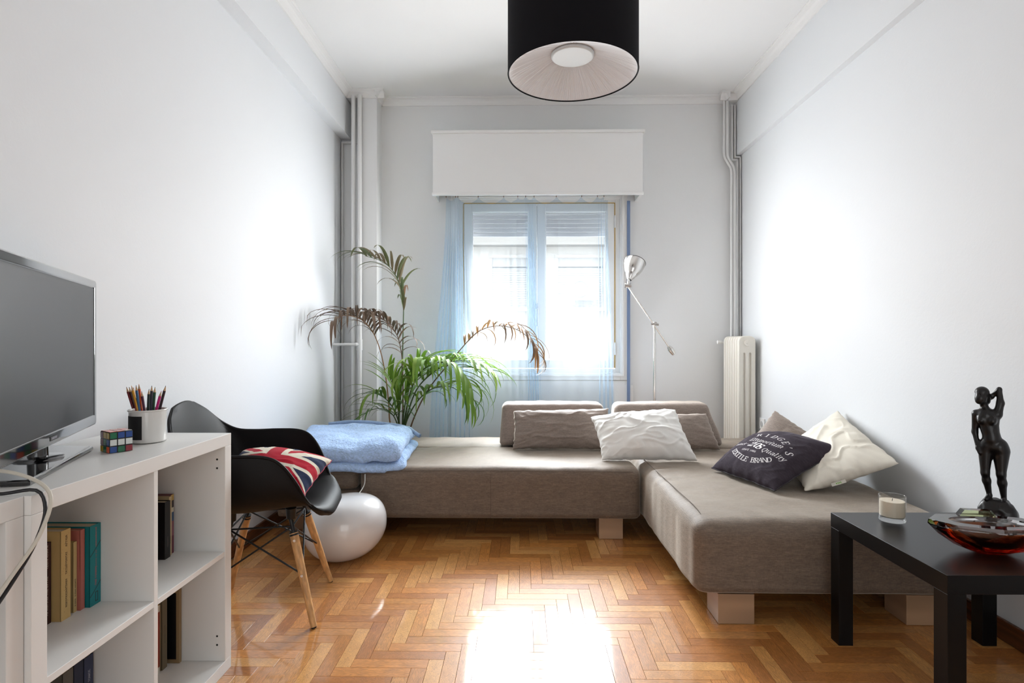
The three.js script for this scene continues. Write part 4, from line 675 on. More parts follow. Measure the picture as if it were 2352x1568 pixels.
// pipes and trunking in the right corner
{
  const jog = (x0, x1, d, r, y0) => tube([D(x0, YC - 0.045, d), D(x0, 2.60, d), D(x0, 2.53, d), D(x0 + 0.004, 2.49, d), D(mix(x0, x1, 0.5), 2.445, d), D(x1 - 0.004, 2.40, d), D(x1, 2.36, d), D(x1, 2.28, d), D(x1, y0, d)], r, 120, 14);
  tag(single('heating_pipe', jog(1.575, 1.632, 4.44, 0.0085, 0.95), pipeMat), 'thin painted pipe bending to the right above the radiator', 'pipe', 'pipes in the right corner');
  tag(single('heating_pipe', jog(1.602, 1.657, 4.445, 0.0125, 0.95), pipeMat), 'thicker painted pipe bending to the right above the radiator', 'pipe', 'pipes in the right corner');
  const o = thing('cable_trunking', 'white cable trunking stepping round the beam in the right corner', 'trunking', D(1.66, 1.0, 4.47));
  const T = (x, y0, y1) => ext(x - 0.005 - 1.66, x + 0.005 - 1.66, y0 - 1, y1 - 1, 4.455 - 4.47, 4.485 - 4.47, 0.002);
  part('upper_run', T(1.668, 2.50, 2.90), pipeMat, o); part('step', ext(1.663 - 1.66, 1.712 - 1.66, 1.49, 1.50, -0.015, 0.015, 0.002), pipeMat, o); part('lower_run', T(1.709, 0.9, 2.50), pipeMat, o);
  part('upper_run', T(1.645, 2.48, 2.90), pipeMat, o); part('step', ext(1.64 - 1.66, 1.692 - 1.66, 1.47, 1.48, -0.015, 0.015, 0.002), pipeMat, o); part('lower_run', T(1.688, 0.9, 2.48), pipeMat, o);
  // the same trunking edges the recess in the left corner
  const l = thing('cable_trunking', 'white cable trunking along the edge of the left corner recess', 'trunking', D(XL, 0, 4.47));
  part('run', ext(0.008, 0.019, 0.08, 2.62, -0.012, 0.025, 0.002), pipeMat, l); part('run', ext(0.008, 0.16, 2.62, 2.631, -0.012, 0.025, 0.002), pipeMat, l);
}
// column radiator by the right wall
{
  const enamel = phy({ color: new THREE.Color(0.80, 0.76, 0.68), roughness: 0.35, clearcoat: 0.3 });
  const o = thing('radiator', 'cream column radiator in the right corner', 'radiator', D(1.626, 0.0, 4.268));
  const S = new THREE.Shape(), w = 0.062, y0 = 0.14, y1 = 1.10, r = 0.045;
  S.moveTo(-w + r, y0); S.lineTo(w - r, y0); S.quadraticCurveTo(w, y0, w, y0 + r); S.lineTo(w, y1 - r); S.quadraticCurveTo(w, y1, w - r, y1); S.lineTo(-w + r, y1); S.quadraticCurveTo(-w, y1, -w, y1 - r); S.lineTo(-w, y0 + r); S.quadraticCurveTo(-w, y0, -w + r, y0);
  for (const a of [-0.021, 0.021]) { const h = new THREE.Path(); h.moveTo(a - 0.006, y0 + 0.12); h.lineTo(a + 0.006, y0 + 0.12); h.lineTo(a + 0.006, y1 - 0.13); h.quadraticCurveTo(a, y1 - 0.118, a - 0.006, y1 - 0.13); h.closePath(); S.holes.push(h); }
  const g = new THREE.ExtrudeGeometry(S, { depth: 0.018, bevelEnabled: true, bevelThickness: 0.009, bevelSize: 0.008, bevelOffset: -0.008, bevelSegments: 4, curveSegments: 8 }); g.translate(0, 0, -0.009);
  const web = bx(0.1, y1 - y0 - 0.2, 0.008), ys = (y0 + y1) / 2;
  for (let k = 0; k < 7; k++) { const m = part('section', g, enamel, o); m.position.z = 0.135 - k * 0.045; const v = part('web', web, enamel, m); v.position.y = ys; }
  for (const y of [y0 + 0.06, y1 - 0.06]) part('header', rod([0, y, 0.135], [0, y, -0.14], 0.022), enamel, o);
  part('plug', merge([at(rod([0, 0, 0], [0, 0, 0.012], 0.024, 0.021, 24), 0.0, y1 - 0.052, -0.150), at(rod([0, 0, 0], [0, 0, 0.006], 0.008, 0.007, 12), 0.0, y1 - 0.052, -0.162)]), enamel, o);
  part('valve', merge([rod([0, y1 - 0.06, -0.14], [-0.075, y1 - 0.045, -0.16], 0.008), rod([-0.075, y1 - 0.045, -0.16], [-0.105, y1 - 0.045, -0.16], 0.013, 0.015)]), whitePaint, o);
  for (const y of [y0 + 0.2, y1 - 0.25]) part('wall_bracket', ext(0.055, 0.095, y - 0.012, y + 0.012, -0.01, 0.01), darkMetal, o);
  for (const z of [0.12, -0.12]) part('foot', ext(-0.02, 0.02, 0.0, 0.145, z - 0.015, z + 0.015, 0.004), enamel, o);
}
{
  const o = thing('wall_socket', 'white wall socket low on the right wall by the radiator', 'socket', D(XR, 0.47, 4.07));
  part('plate', ext(-0.010, 0, -0.035, 0.045, -0.04, 0.04, 0.004), whitePaint, o); part('well', at(new THREE.CylinderGeometry(0.02, 0.02, 0.003, 24), -0.0105, 0.005, 0, 0, 0, Math.PI / 2), std({ color: new THREE.Color(0.5, 0.5, 0.5), roughness: 0.5 }), o);
}
// ================================================================ PALM
{
  const o = thing('potted_palm', 'tall potted palm with green and dried brown fronds by the window', 'plant', D(-0.89, 0, 4.26));
  const bx0 = -0.89, bd = 4.26, L = ([x, y, d]) => new THREE.Vector3(x - bx0, y, -(d - bd));
  part('pot', lathe([[0.001, 0.002], [0.1, 0.002], [0.108, 0.01], [0.138, 0.25], [0.146, 0.255], [0.146, 0.28], [0.132, 0.28], [0.126, 0.25], [0.001, 0.245]], 40), std({ color: new THREE.Color(0.35, 0.16, 0.09), roughness: 0.8 }), o);
  part('soil', lathe([[0.001, 0.258], [0.06, 0.262], [0.127, 0.252], [0.127, 0.246], [0.001, 0.246]], 24), std({ color: new THREE.Color(0.03, 0.02, 0.014), roughness: 1 }), o);
  const leafMat = (c, tr) => phy({ color: new THREE.Color(...c), roughness: 0.62, transmission: tr, thickness: 0, side: THREE.DoubleSide, specularIntensity: 0.8 });
  const M = { green: [leafMat([0.13, 0.23, 0.02], 0.4), leafMat([0.18, 0.30, 0.03], 0.42), leafMat([0.07, 0.17, 0.03], 0.35)], bright: [leafMat([0.20, 0.36, 0.03], 0.45), leafMat([0.14, 0.27, 0.025], 0.45), leafMat([0.27, 0.40, 0.06], 0.45)], olive: [leafMat([0.13, 0.15, 0.06], 0.3), leafMat([0.20, 0.16, 0.09], 0.3), leafMat([0.25, 0.13, 0.07], 0.3), leafMat([0.12, 0.16, 0.07], 0.3)], brown: [leafMat([0.16, 0.10, 0.065], 0.25), leafMat([0.20, 0.135, 0.09], 0.25), leafMat([0.12, 0.085, 0.06], 0.2)], rust: [leafMat([0.20, 0.10, 0.04], 0.3), leafMat([0.28, 0.14, 0.05], 0.35), leafMat([0.14, 0.085, 0.05], 0.25)] };
  const stemM = { green: std({ color: new THREE.Color(0.05, 0.09, 0.025), roughness: 0.5 }), brown: std({ color: new THREE.Color(0.13, 0.07, 0.035), roughness: 0.6 }), tan: std({ color: new THREE.Color(0.30, 0.15, 0.06), roughness: 0.6 }) };
  const leaflet = (len, w, droop, curl, seed) => {             // grows along +x from the stem, falls in -y
    const n = 9, P = [], I = [], N = rng(seed);
    let x = 0, y = 0, a = 0.15; const tw = (N() - 0.5) * 0.9;
    for (let i = 0; i <= n; i++) {
      const t = i / n, hw = w * Math.pow(smooth(-0.12, 0.28, t), 0.8) * Math.pow(1 - t, 0.62) * 1.12 + 0.0002, c = Math.cos(tw * t), s = Math.sin(tw * t);
      P.push(x, y + hw * 0.35 * c - hw * s, -hw * c, x, y, 0, x, y + hw * 0.35 * c + hw * s, hw * c);
      const st = len / n; x += Math.cos(a) * st; y += Math.sin(a) * st; a -= (droop / n) * (0.5 + 1.2 * t) * curl;
      if (i < n) { const k = i * 3; I.push(k, k + 3, k + 1, k + 1, k + 3, k + 4, k + 1, k + 4, k + 2, k + 2, k + 4, k + 5); }
    }
    const g = new THREE.BufferGeometry(); g.setAttribute('position', new THREE.Float32BufferAttribute(P, 3)); g.setIndex(I); g.computeVertexNormals(); return g;
  };
  const WL = -1.405 - bx0, PIL = -(4.33 - bd);
  function frond(pts, kind, stem, t0, pairs, lenMax, width, droop, seed, opt = {}) {
    const R = rng(seed), P = [[-0.89 + (R() - 0.5) * 0.05, 0.25, 4.26 + (R() - 0.5) * 0.05], ...pts].map(L), c = new THREE.CatmullRomCurve3(P, false, 'centripetal');
    const f = part('frond', tube(P, (t) => mix(opt.r ?? 0.0065, 0.0016, t), 60, 7), stemM[stem], o);
    for (let i = 0; i < pairs * 2; i++) {
      const side = i % 2 ? 1 : -1, k = Math.floor(i / 2) / (pairs - 1), t = mix(t0, 0.995, k) - (i % 2) * 0.008, p = c.getPointAt(t), tg = c.getTangentAt(t);
      let sd = new THREE.Vector3().crossVectors(tg, new THREE.Vector3(0, 1, 0)); if (sd.length() < 0.3) sd.set(0.3, 0, 1); sd.normalize().multiplyScalar(side);
      const fw = mix(0.55, 1.7, k) + (R() - 0.5) * 0.5, dir = tg.clone().multiplyScalar(fw).add(sd.multiplyScalar(0.9 + R() * 0.3)).add(new THREE.Vector3((R() - 0.5) * 0.25, (opt.lift ?? 0.2) + (R() - 0.5) * 0.3, (R() - 0.5) * 0.25)).normalize();
      const len = 1.25 * lenMax * (0.62 + 0.38 * Math.sin(Math.PI * (0.15 + 0.7 * k))) * (0.78 + 0.4 * R()), g = leaflet(len, width * (0.8 + 0.4 * R()), droop * (0.6 + 0.7 * R()), 1, Math.floor(R() * 1e6));
      const zx = dir.clone(); const yv = new THREE.Vector3(0, 1, 0).addScaledVector(zx, -zx.y).normalize(), zv = zx.clone().cross(yv); g.applyMatrix4(new THREE.Matrix4().makeBasis(zx, yv, zv)); g.translate(p.x, p.y, p.z);
      const q = g.attributes.position; for (let v = 0; v < q.count; v++) { if (q.getX(v) < WL) q.setX(v, WL + 0.02 * (WL - q.getX(v))); const lim = q.getX(v) < -1.09 - bx0 ? PIL : q.getX(v) > -0.74 - bx0 ? -(4.30 - bd) : -(4.47 - bd); if (q.getZ(v) < lim) q.setZ(v, lim + 0.05 * (q.getZ(v) - lim) + 0.01); }
      g.computeVertexNormals();
      const set = M[kind]; part('leaflet', g, set[Math.floor(R() * set.length)], f);
    }
  }
  frond([[-0.916, 0.405, 4.25], [-0.893, 0.747, 4.25], [-0.878, 1.138, 4.24], [-0.874, 1.364, 4.22], [-0.901, 1.506, 4.18], [-0.945, 1.594, 4.12], [-1.013, 1.641, 4.05], [-1.09, 1.66, 3.98]], 'olive', 'green', 0.66, 15, 0.28, 0.013, 1.6, 101, { lift: 0.35, r: 0.008 });
  frond([[-0.963, 0.445, 4.2], [-0.976, 0.59, 4.2], [-0.997, 0.816, 4.18], [-1.024, 1.009, 4.12], [-1.06, 1.135, 4.05], [-1.10, 1.205, 3.95], [-1.148, 1.232, 3.85], [-1.195, 1.228, 3.76], [-1.222, 1.19, 3.69]], 'brown', 'tan', 0.66, 17, 0.27, 0.012, 2.7, 102, { lift: 0.5 });
  frond([[-0.877, 0.49, 4.22], [-0.877, 0.846, 4.22], [-0.881, 0.993, 4.18], [-0.897, 1.104, 4.12], [-0.935, 1.181, 4.05], [-0.993, 1.231, 3.97], [-1.051, 1.258, 3.9]], 'brown', 'brown', 0.62, 14, 0.24, 0.012, 2.5, 103, { lift: 0.35 });
  frond([[-0.808, 0.445, 4.2], [-0.687, 0.691, 4.15], [-0.499, 0.917, 4.05], [-0.37, 1.063, 4.0], [-0.276, 1.139, 3.96], [-0.153, 1.168, 3.92], [-0.018, 1.137, 3.88], [0.076, 1.057, 3.85], [0.117, 0.969, 3.83]], 'rust', 'brown', 0.6, 16, 0.24, 0.0105, 2.6, 104, { lift: 0.35 });
  frond([[-0.863, 0.445, 4.2], [-0.814, 0.659, 4.15], [-0.744, 0.807, 4.08], [-0.647, 0.888, 4.0], [-0.528, 0.916, 3.92], [-0.417, 0.871, 3.86], [-0.345, 0.779, 3.82]], 'bright', 'green', 0.45, 19, 0.36, 0.0175, 2.9, 105, { lift: 0.35, r: 0.009 });
  frond([[-0.861, 0.442, 4.22], [-0.76, 0.719, 4.2], [-0.591, 0.866, 4.15], [-0.458, 0.922, 4.1], [-0.329, 0.911, 4.05], [-0.217, 0.858, 4.0]], 'bright', 'green', 0.5, 15, 0.29, 0.014, 1.6, 106, { lift: 0.2, r: 0.008 });
  frond([[-0.857, 0.429, 4.2], [-0.742, 0.633, 4.1], [-0.601, 0.735, 4.0], [-0.469, 0.741, 3.93], [-0.37, 0.669, 3.9]], 'green', 'green', 0.5, 12, 0.30, 0.0145, 2.4, 107, { r: 0.008 });
  frond([[-0.895, 0.429, 4.2], [-0.92, 0.567, 4.12], [-0.966, 0.653, 4.05], [-1.026, 0.7, 3.98], [-1.065, 0.674, 3.93]], 'green', 'green', 0.45, 9, 0.25, 0.013, 1.9, 108, { r: 0.007 });
  frond([[-0.9, 0.426, 4.22], [-0.905, 0.59, 4.2], [-0.926, 0.723, 4.15], [-0.953, 0.815, 4.1]], 'bright', 'green', 0.5, 9, 0.25, 0.0145, 0.9, 109, { r: 0.008, lift: 0.5 });
  frond([[-0.905, 0.413, 4.2], [-0.931, 0.538, 4.1], [-0.999, 0.585, 4.02], [-1.064, 0.572, 3.95], [-1.11, 0.53, 3.92]], 'green', 'green', 0.5, 7, 0.22, 0.008, 1.4, 110, { r: 0.006 });
  frond([[-0.873, 0.429, 4.2], [-0.846, 0.624, 4.18], [-0.799, 0.802, 4.15], [-0.726, 0.89, 4.1], [-0.656, 0.917, 4.06]], 'bright', 'green', 0.5, 13, 0.30, 0.0155, 2.3, 111, { r: 0.008, lift: 0.4 });
}
// ================================================================ FLOOR LAMP
{
  const o = thing('floor_lamp', 'chrome floor lamp with a tilted bell shade right of the window', 'lamp', D(0.994, 0, 4.25)), X = 0.994, P = (x, y, z = 0) => new THREE.Vector3(x - X, y, z);
  part('base', lathe([[0.001, 0.0], [0.13, 0.0], [0.135, 0.004], [0.135, 0.012], [0.128, 0.016], [0.02, 0.022], [0.001, 0.022]], 48), chrome, o);
  part('pole', rod(P(X, 0.02), P(X, 1.17), 0.0105, 0.0105, 20), chrome, o);
  part('joint', merge([rod(P(X, 1.165), P(X, 1.205), 0.0135, 0.0125, 20), rod(P(X, 1.195, -0.03), P(X, 1.195, 0.035), 0.011, 0.011, 16), rod(P(X - 0.028, 1.192, 0.02), P(X + 0.026, 1.185, 0.02), 0.009, 0.009, 12)]), chrome, o);
  const a = P(0.79, 1.475, 0.022), b = P(1.107, 1.002, 0.022);
  part('arm', rod(a, b, 0.0062, 0.0062, 14), chrome, o);
  const ax = b.clone().sub(a).normalize();
  part('counterweight', merge([rod(b.clone().addScaledVector(ax, -0.025), b, 0.013, 0.021, 20), rod(b, b.clone().addScaledVector(ax, 0.018), 0.021, 0.019, 20), rod(b.clone().addScaledVector(ax, 0.018), b.clone().addScaledVector(ax, 0.045), 0.02, 0.014, 20)]), chrome, o);
  part('head_joint', merge([rod(P(0.775, 1.475, 0.022), P(0.818, 1.472, 0.022), 0.014, 0.014, 16), rod(P(0.793, 1.455, 0.022), P(0.802, 1.52, 0.022), 0.010, 0.011, 16), rod(P(0.768, 1.475, 0.022), P(0.776, 1.475, 0.022), 0.018, 0.018, 12)]), chrome, o);
  const sh = lathe([[0.016, 0.0], [0.022, 0.012], [0.034, 0.03], [0.041, 0.048], [0.043, 0.055], [0.050, 0.062], [0.062, 0.082], [0.074, 0.115], [0.080, 0.150], [0.0815, 0.168], [0.079, 0.168], [0.072, 0.116], [0.060, 0.084], [0.046, 0.062], [0.02, 0.03], [0.005, 0.02]], 48);
  const q = new THREE.Quaternion().setFromUnitVectors(new THREE.Vector3(0, 1, 0), new THREE.Vector3(0.34, 0.86, -0.42).normalize()); sh.applyQuaternion(q); const s0 = P(0.803, 1.515, 0.022); sh.translate(s0.x, s0.y, s0.z);
  const shade = part('shade', sh, chrome, o);
  const rg = new THREE.TorusGeometry(0.0808, 0.0022, 8, 48); rg.rotateX(Math.PI / 2); rg.translate(0, 0.168, 0); rg.applyQuaternion(q); rg.translate(s0.x, s0.y, s0.z); part('shade_rim', rg, darkMetal, shade);
}
// ================================================================ CEILING LAMP
{
  const o = thing('ceiling_lamp', 'black drum pendant lamp with white pleated lining', 'lamp', D(0.2, 2.09, 2.2)), R = 0.25, H = 0.42;
  const black = phy({ color: new THREE.Color(0.0055, 0.0052, 0.007), roughness: 0.85, sheen: 0.25, sheenColor: new THREE.Color(0.3, 0.3, 0.4), sheenRoughness: 0.4, side: THREE.DoubleSide, specularIntensity: 0.3 });
  part('drum', lathe([[R - 0.003, 0.0], [R - 0.0015, -0.0005], [R, 0.001], [R, H - 0.001], [R - 0.001, H], [R - 0.003, H], [R - 0.003, 0.0]], 120), black, o);
  part('rim_wire', (() => { const g = new THREE.TorusGeometry(R - 0.002, 0.003, 8, 120); g.rotateX(Math.PI / 2); g.translate(0, 0.001, 0); return g; })(), black, o);
  // gathered lining: pleats fan from the diffuser out to the rim
  const nP = 150, seg = nP * 6, nr = 14, P = [], I = [], rr = rng(17), depth = Array.from({ length: nP }, () => 0.5 + rr()), skew = Array.from({ length: nP }, () => (rr() - 0.5));
  for (let i = 0; i <= seg; i++) for (let j = 0; j <= nr; j++) {
    const k = Math.floor(i / 6) % nP, f = (i % 6) / 6, t = j / nr, a = (i / seg) * 2 * Math.PI, r = mix(0.078, R - 0.0032, t), amp = (0.0024 * t + 0.0022) * depth[k] * (1 - Math.pow(t, 9));
    const tri = f < 0.7 ? f / 0.7 : (1 - f) / 0.3;
    const y = mix(0.078, 0.002, Math.pow(t, 1.12)) + amp * tri + 0.006 * Math.sin(a * 2 + 1) * t * (1 - t);
    P.push(Math.cos(a + skew[k] * 0.004) * r, y, Math.sin(a + skew[k] * 0.004) * r);
  }
  for (let i = 0; i < seg; i++) for (let j = 0; j < nr; j++) { const a = i * (nr + 1) + j, b = a + nr + 1; I.push(a, b, a + 1, a + 1, b, b + 1); }
  const g = new THREE.BufferGeometry(); g.setAttribute('position', new THREE.Float32BufferAttribute(P, 3)); g.setIndex(I); g.computeVertexNormals();
  part('pleated_lining', g, phy({ color: new THREE.Color(0.90, 0.92, 0.95), roughness: 0.9, side: THREE.DoubleSide, specularIntensity: 0.2 }), o);
  part('diffuser', lathe([[0.001, 0.064], [0.074, 0.064], [0.0805, 0.066], [0.0825, 0.070], [0.0825, 0.075], [0.078, 0.08], [0.001, 0.082]], 64), phy({ color: new THREE.Color(0.72, 0.77, 0.79), roughness: 0.55 }), o, 'round frosted glass diffuser');
  part('spider', merge([rod([-R + 0.003, H - 0.03, 0], [R - 0.003, H - 0.03, 0], 0.003), rod([0, H - 0.03, -R + 0.003], [0, H - 0.03, R - 0.003], 0.003), rod([0, 0.08, 0], [0, H - 0.02, 0], 0.012)]), chrome, o);
  part('cord', rod([0, H - 0.02, 0], [0, YC - 2.09 - 0.03, 0], 0.004), darkMetal, o);
  part('ceiling_rose', lathe([[0.001, YC - 2.09 - 0.05], [0.03, YC - 2.09 - 0.048], [0.05, YC - 2.09 - 0.03], [0.055, YC - 2.09 - 0.001], [0.001, YC - 2.09 - 0.001]], 32), whitePaint, o);
  part('loose_thread', tube([[-0.10, 0.004, -0.226], [-0.101, -0.012, -0.226], [-0.106, -0.022, -0.226], [-0.104, -0.036, -0.226]], 0.0009, 16, 6), std({ color: new THREE.Color(0.8, 0.8, 0.8), roughness: 0.9 }), o);
}
// ================================================================ SIDE TABLE AND ITS THINGS
{
  const o = thing('side_table', 'black square side table in the right foreground', 'table', D(1.385, 0, 1.78)); o.rotation.y = 0.010;
  const blk = phy({ color: new THREE.Color(0.005, 0.0048, 0.0052), roughness: 0.32, specularIntensity: 0.42 });
  part('top', at(bx(0.55, 0.05, 0.55, 0.0012), 0, 0.425, 0), blk, o);
  for (const [x, z] of [[-1, -1], [1, -1], [-1, 1], [1, 1]]) part('leg', at(bx(0.05, 0.3995, 0.05, 0.0012), x * 0.2495, 0.2, -z * 0.2495), blk, o);
}
{
  const o = thing('candle', 'cream candle in a clear glass on the black table', 'candle', D(1.262, 0.4505, 1.955));
  part('glass', lathe([[0.001, 0.0005], [0.036, 0.0005], [0.0395, 0.003], [0.0405, 0.008], [0.0405, 0.086], [0.0397, 0.0875], [0.0388, 0.0865], [0.0382, 0.08], [0.0380, 0.020], [0.036, 0.0165], [0.001, 0.016]], 64), phy({ color: 0xffffff, transmission: 1, thickness: 0, roughness: 0.0, ior: 1.5, side: THREE.DoubleSide }), o);
  part('wax', lathe([[0.001, 0.0165], [0.035, 0.0170], [0.0376, 0.0205], [0.0376, 0.069], [0.036, 0.0702], [0.02, 0.0685], [0.001, 0.068]], 64), phy({ color: new THREE.Color(0.72, 0.64, 0.50), roughness: 0.55 }), o);
  part('wick', tube([[0, 0.067, 0], [0.0005, 0.072, 0], [0.002, 0.0765, 0]], 0.0009, 8, 6), darkMetal, o);
}
{
  const o = thing('glass_bowl', 'faceted amber and clear glass bowl on the black table', 'bowl', D(1.352, 0.4505, 1.665)); o.rotation.y = -0.16;
  const ring = (n, a, b, y, ph = 0, k = 1) => Array.from({ length: n }, (_, i) => { const t = (i / n) * 2 * Math.PI + ph; return new THREE.Vector3(a * Math.sign(Math.cos(t)) * Math.pow(Math.abs(Math.cos(t)), k), y, b * Math.sin(t)); });
  const hull = (s, yb, yt) => new ConvexGeometry([...ring(8, 0.158 * s, 0.078 * s, yt), ...ring(8, 0.160 * s, 0.080 * s, yt - 0.012, 0), ...ring(10, 0.128 * s, 0.070 * s, mix(yb, yt, 0.5), 0.2), ...ring(10, 0.088 * s, 0.053 * s, mix(yb, yt, 0.2), 0.1), ...ring(10, 0.055 * s, 0.034 * s, yb + 0.006, 0.3), ...ring(8, 0.034 * s, 0.022 * s, yb, 0)]);
  const ev = new Evaluator(); ev.attributes = ['position', 'normal']; ev.useGroups = false;
  const cavity = (k) => { const g = new THREE.SphereGeometry(1, 40, 28); g.deleteAttribute('uv'); g.scale(0.103 * k, 0.060 * k, 0.047 * k); g.translate(0, 0.0905, 0); const b = new Brush(g); b.updateMatrixWorld(); return b; };
  const cut = (h, k) => { h.deleteAttribute('uv'); const b = new Brush(h); b.updateMatrixWorld(); const r = ev.evaluate(b, cavity(k), SUBTRACTION); const g = r.geometry; g.clearGroups?.(); return toCreasedNormals(g, 0.35); };
  part('clear_glass', cut(hull(1, 0.0005, 0.09), 1), solidGlass, o);
  part('amber_core', cut(hull(0.84, 0.008, 0.074), 1.05), phy({ color: new THREE.Color(1, 0.9, 0.8), transmission: 1, thickness: 0.02, roughness: 0, ior: 1.12, attenuationColor: new THREE.Color(0.62, 0.12, 0.015), attenuationDistance: 0.028 }), o, 'amber red glass core');
  const rest = new ConvexGeometry([[-0.05, 0.0885], [0.05, 0.0885], [0.036, 0.107], [-0.036, 0.107]].flatMap(([x, y]) => [new THREE.Vector3(x, y, -0.072), new THREE.Vector3(x, y, -0.05)]));
  part('rest', rest, phy({ color: 0xffffff, transmission: 1, thickness: 0.02, roughness: 0.02, ior: 1.5, attenuationColor: new THREE.Color(0.5, 0.62, 0.2), attenuationDistance: 0.05 }), o);
}
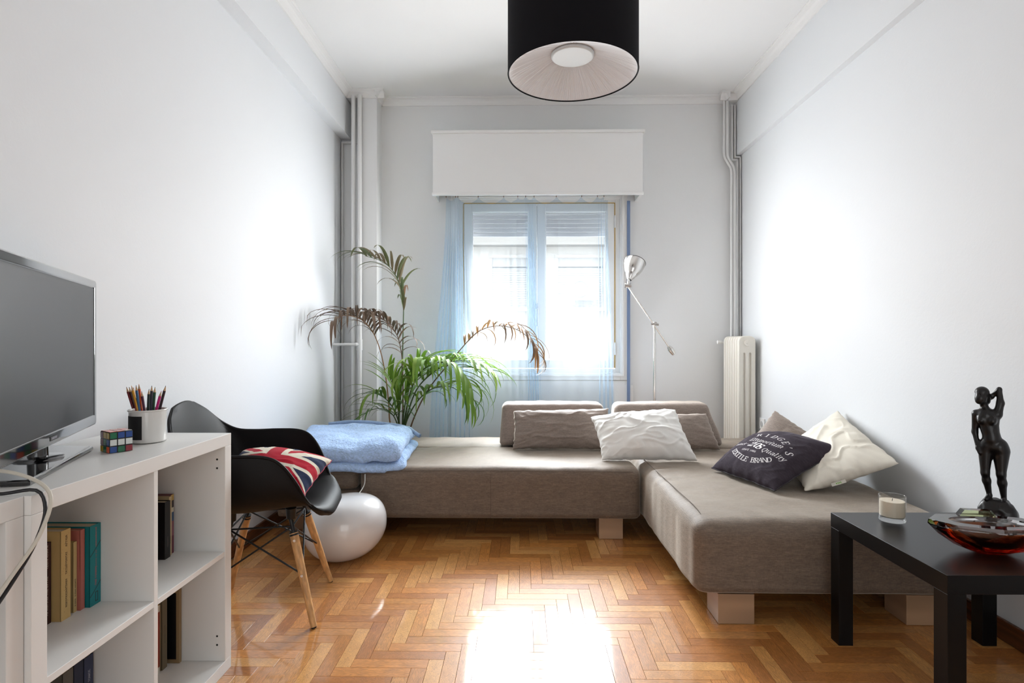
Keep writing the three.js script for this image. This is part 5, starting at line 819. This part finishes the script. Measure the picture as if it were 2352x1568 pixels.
// ---- carved figurine
{
  const o = thing('wooden_figurine', 'dark carved wooden figurine of a standing woman on the table', 'figurine', D(1.578, 0.4505, 1.915)); o.rotation.y = Math.atan2(-1.57, 1.915); o.scale.set(0.9, 1, 0.92);
  const K = [];                                                // tapered capsules: a, b, ra, rb
  const c = (a, b, ra, rb) => K.push([new THREE.Vector3(...a), new THREE.Vector3(...b), ra, rb]);
  c([-0.044, 0.418, 0.008], [-0.041, 0.437, 0.000], 0.0175, 0.019); c([-0.049, 0.410, 0.014], [-0.047, 0.420, 0.012], 0.010, 0.012);   // skull, jaw
  c([-0.030, 0.425, -0.010], [-0.028, 0.410, -0.012], 0.016, 0.013);                                                                  // hair at the back
  c([-0.038, 0.405, 0.000], [-0.028, 0.378, -0.004], 0.0115, 0.0125);                                                                 // neck
  c([-0.054, 0.366, 0.0], [0.002, 0.368, -0.002], 0.014, 0.015); c([-0.030, 0.360, 0.0], [-0.020, 0.318, 0.002], 0.029, 0.025); c([-0.012, 0.352, 0.0], [-0.014, 0.322, 0.0], 0.023, 0.022);   // chest
  c([-0.043, 0.349, 0.018], [-0.043, 0.345, 0.021], 0.0125, 0.0115); c([-0.010, 0.350, 0.020], [-0.010, 0.346, 0.023], 0.013, 0.012);
  c([-0.017, 0.315, 0.002], [-0.012, 0.285, 0.002], 0.0255, 0.028); c([-0.026, 0.262, 0.0], [0.006, 0.260, -0.002], 0.026, 0.030); c([0.010, 0.252, -0.012], [-0.018, 0.252, -0.012], 0.026, 0.024);   // waist, hips
  c([-0.030, 0.245, 0.002], [-0.031, 0.172, 0.010], 0.0225, 0.0135); c([-0.031, 0.172, 0.010], [-0.027, 0.145, 0.004], 0.0125, 0.0128); c([-0.027, 0.145, 0.004], [-0.019, 0.098, 0.0], 0.0128, 0.0078); c([-0.019, 0.094, 0.0], [-0.028, 0.086, 0.022], 0.0085, 0.0075);
  c([0.014, 0.245, -0.002], [0.014, 0.172, 0.006], 0.0262, 0.0145); c([0.014, 0.172, 0.006], [0.017, 0.142, 0.0], 0.0135, 0.0138); c([0.017, 0.142, 0.0], [0.022, 0.09, -0.004], 0.0138, 0.008); c([0.022, 0.084, -0.004], [0.017, 0.078, 0.018], 0.0085, 0.0075);
  c([-0.058, 0.365, 0.0], [-0.061, 0.304, -0.004], 0.0125, 0.0095); c([-0.061, 0.304, -0.004], [-0.051, 0.252, 0.012], 0.0095, 0.0065); c([-0.051, 0.252, 0.012], [-0.047, 0.238, 0.018], 0.0075, 0.006);   // lowered arm
  c([0.004, 0.368, -0.002], [0.012, 0.405, -0.006], 0.0145, 0.0115); c([0.012, 0.405, -0.006], [0.009, 0.450, -0.012], 0.0115, 0.0075); c([0.009, 0.450, -0.012], [-0.013, 0.424, -0.018], 0.0072, 0.0068); c([-0.013, 0.424, -0.018], [-0.024, 0.418, -0.022], 0.0075, 0.007);   // raised arm
  const sd = (p) => { let d = 9; for (const [a, b, ra, rb] of K) { const ab = b.clone().sub(a), t = clamp(p.clone().sub(a).dot(ab) / ab.lengthSq(), 0, 1), q = p.distanceTo(a.clone().addScaledVector(ab, t)) - mix(ra, rb, t), k = 0.0065; const h = Math.max(k - Math.abs(d - q), 0) / k; d = Math.min(d, q) - h * h * k * 0.25; } return d; };
  function mc(cx, cy, cz, half, res, fn) {
    const m = new MarchingCubes(res, new THREE.MeshBasicMaterial(), false, false, 400000); m.isolation = 0; m.reset();
    const p = new THREE.Vector3(); for (let z = 0; z < res; z++) for (let y = 0; y < res; y++) for (let x = 0; x < res; x++) { p.set(cx + (2 * x / res - 1) * half, cy + (2 * y / res - 1) * half, cz + (2 * z / res - 1) * half); m.field[x + y * res + z * res * res] = -fn(p); }
    m.update(); const n = m.count, g = new THREE.BufferGeometry(); const P = m.positionArray.slice(0, n * 3); for (let i = 0; i < n; i++) { P[3 * i] = P[3 * i] * half + cx; P[3 * i + 1] = P[3 * i + 1] * half + cy; P[3 * i + 2] = P[3 * i + 2] * half + cz; }
    g.setAttribute('position', new THREE.BufferAttribute(new Float32Array(P), 3)); const mg = mergeVertices(g, 1e-5); mg.computeVertexNormals(); return mg;
  }
  // face: brow ridge, nose, lips and hair edge pressed into the head
  const face = (p) => { let d = sd(p); const f = new THREE.Vector3(-0.053, 0.427, 0.0195), q = p.clone().sub(f); const nose = Math.hypot(q.x * 1.2 - 0.001, q.y * 0.55, q.z) - 0.0042; d = Math.min(d, nose + 0.0012); for (const s of [-1, 1]) { const e = p.distanceTo(new THREE.Vector3(-0.053 + s * 0.0068, 0.4305, 0.0205 - (s > 0 ? 0.0 : 0.003))) - 0.0034; d = Math.max(d, -e); } const lip = Math.hypot((p.x + 0.0535) * 0.6, p.y - 0.4165, p.z - 0.0215) - 0.0027; d = Math.min(d, lip); const hair = Math.hypot((p.x + 0.040) / 1.08, p.y - 0.438, (p.z + 0.002) / 1.05) - 0.0205; if (p.y > 0.437 - (p.z) * 0.25) d = Math.min(d, hair); return d; };
  const darkWood = phy({ color: new THREE.Color(0.006, 0.0045, 0.0045), roughness: 0.36, specularIntensity: 0.6, clearcoat: 0.25, clearcoatRoughness: 0.12 });
  part('figure', mc(-0.012, 0.265, 0, 0.2, 120, face), darkWood, o);
  const mound = (p) => { const q = new THREE.Vector3((p.x - 0.004) / 0.060, (p.y - 0.0) / 0.088, p.z / 0.046); const l = Math.pow(Math.pow(Math.abs(q.x), 3) + Math.pow(Math.abs(q.y), 3) + Math.pow(Math.abs(q.z), 3), 1 / 3) - 1; return Math.max(l * 0.05 + 0.012 * (p.x) * smooth(0.03, 0.08, p.y) + 0.002 * N3(p.x * 30, p.y * 30, p.z * 30), 0.0008 - p.y); };
  part('plinth', mc(0, 0.045, 0, 0.075, 56, mound), darkWood, o);
}
renderer.render(scene, camera);
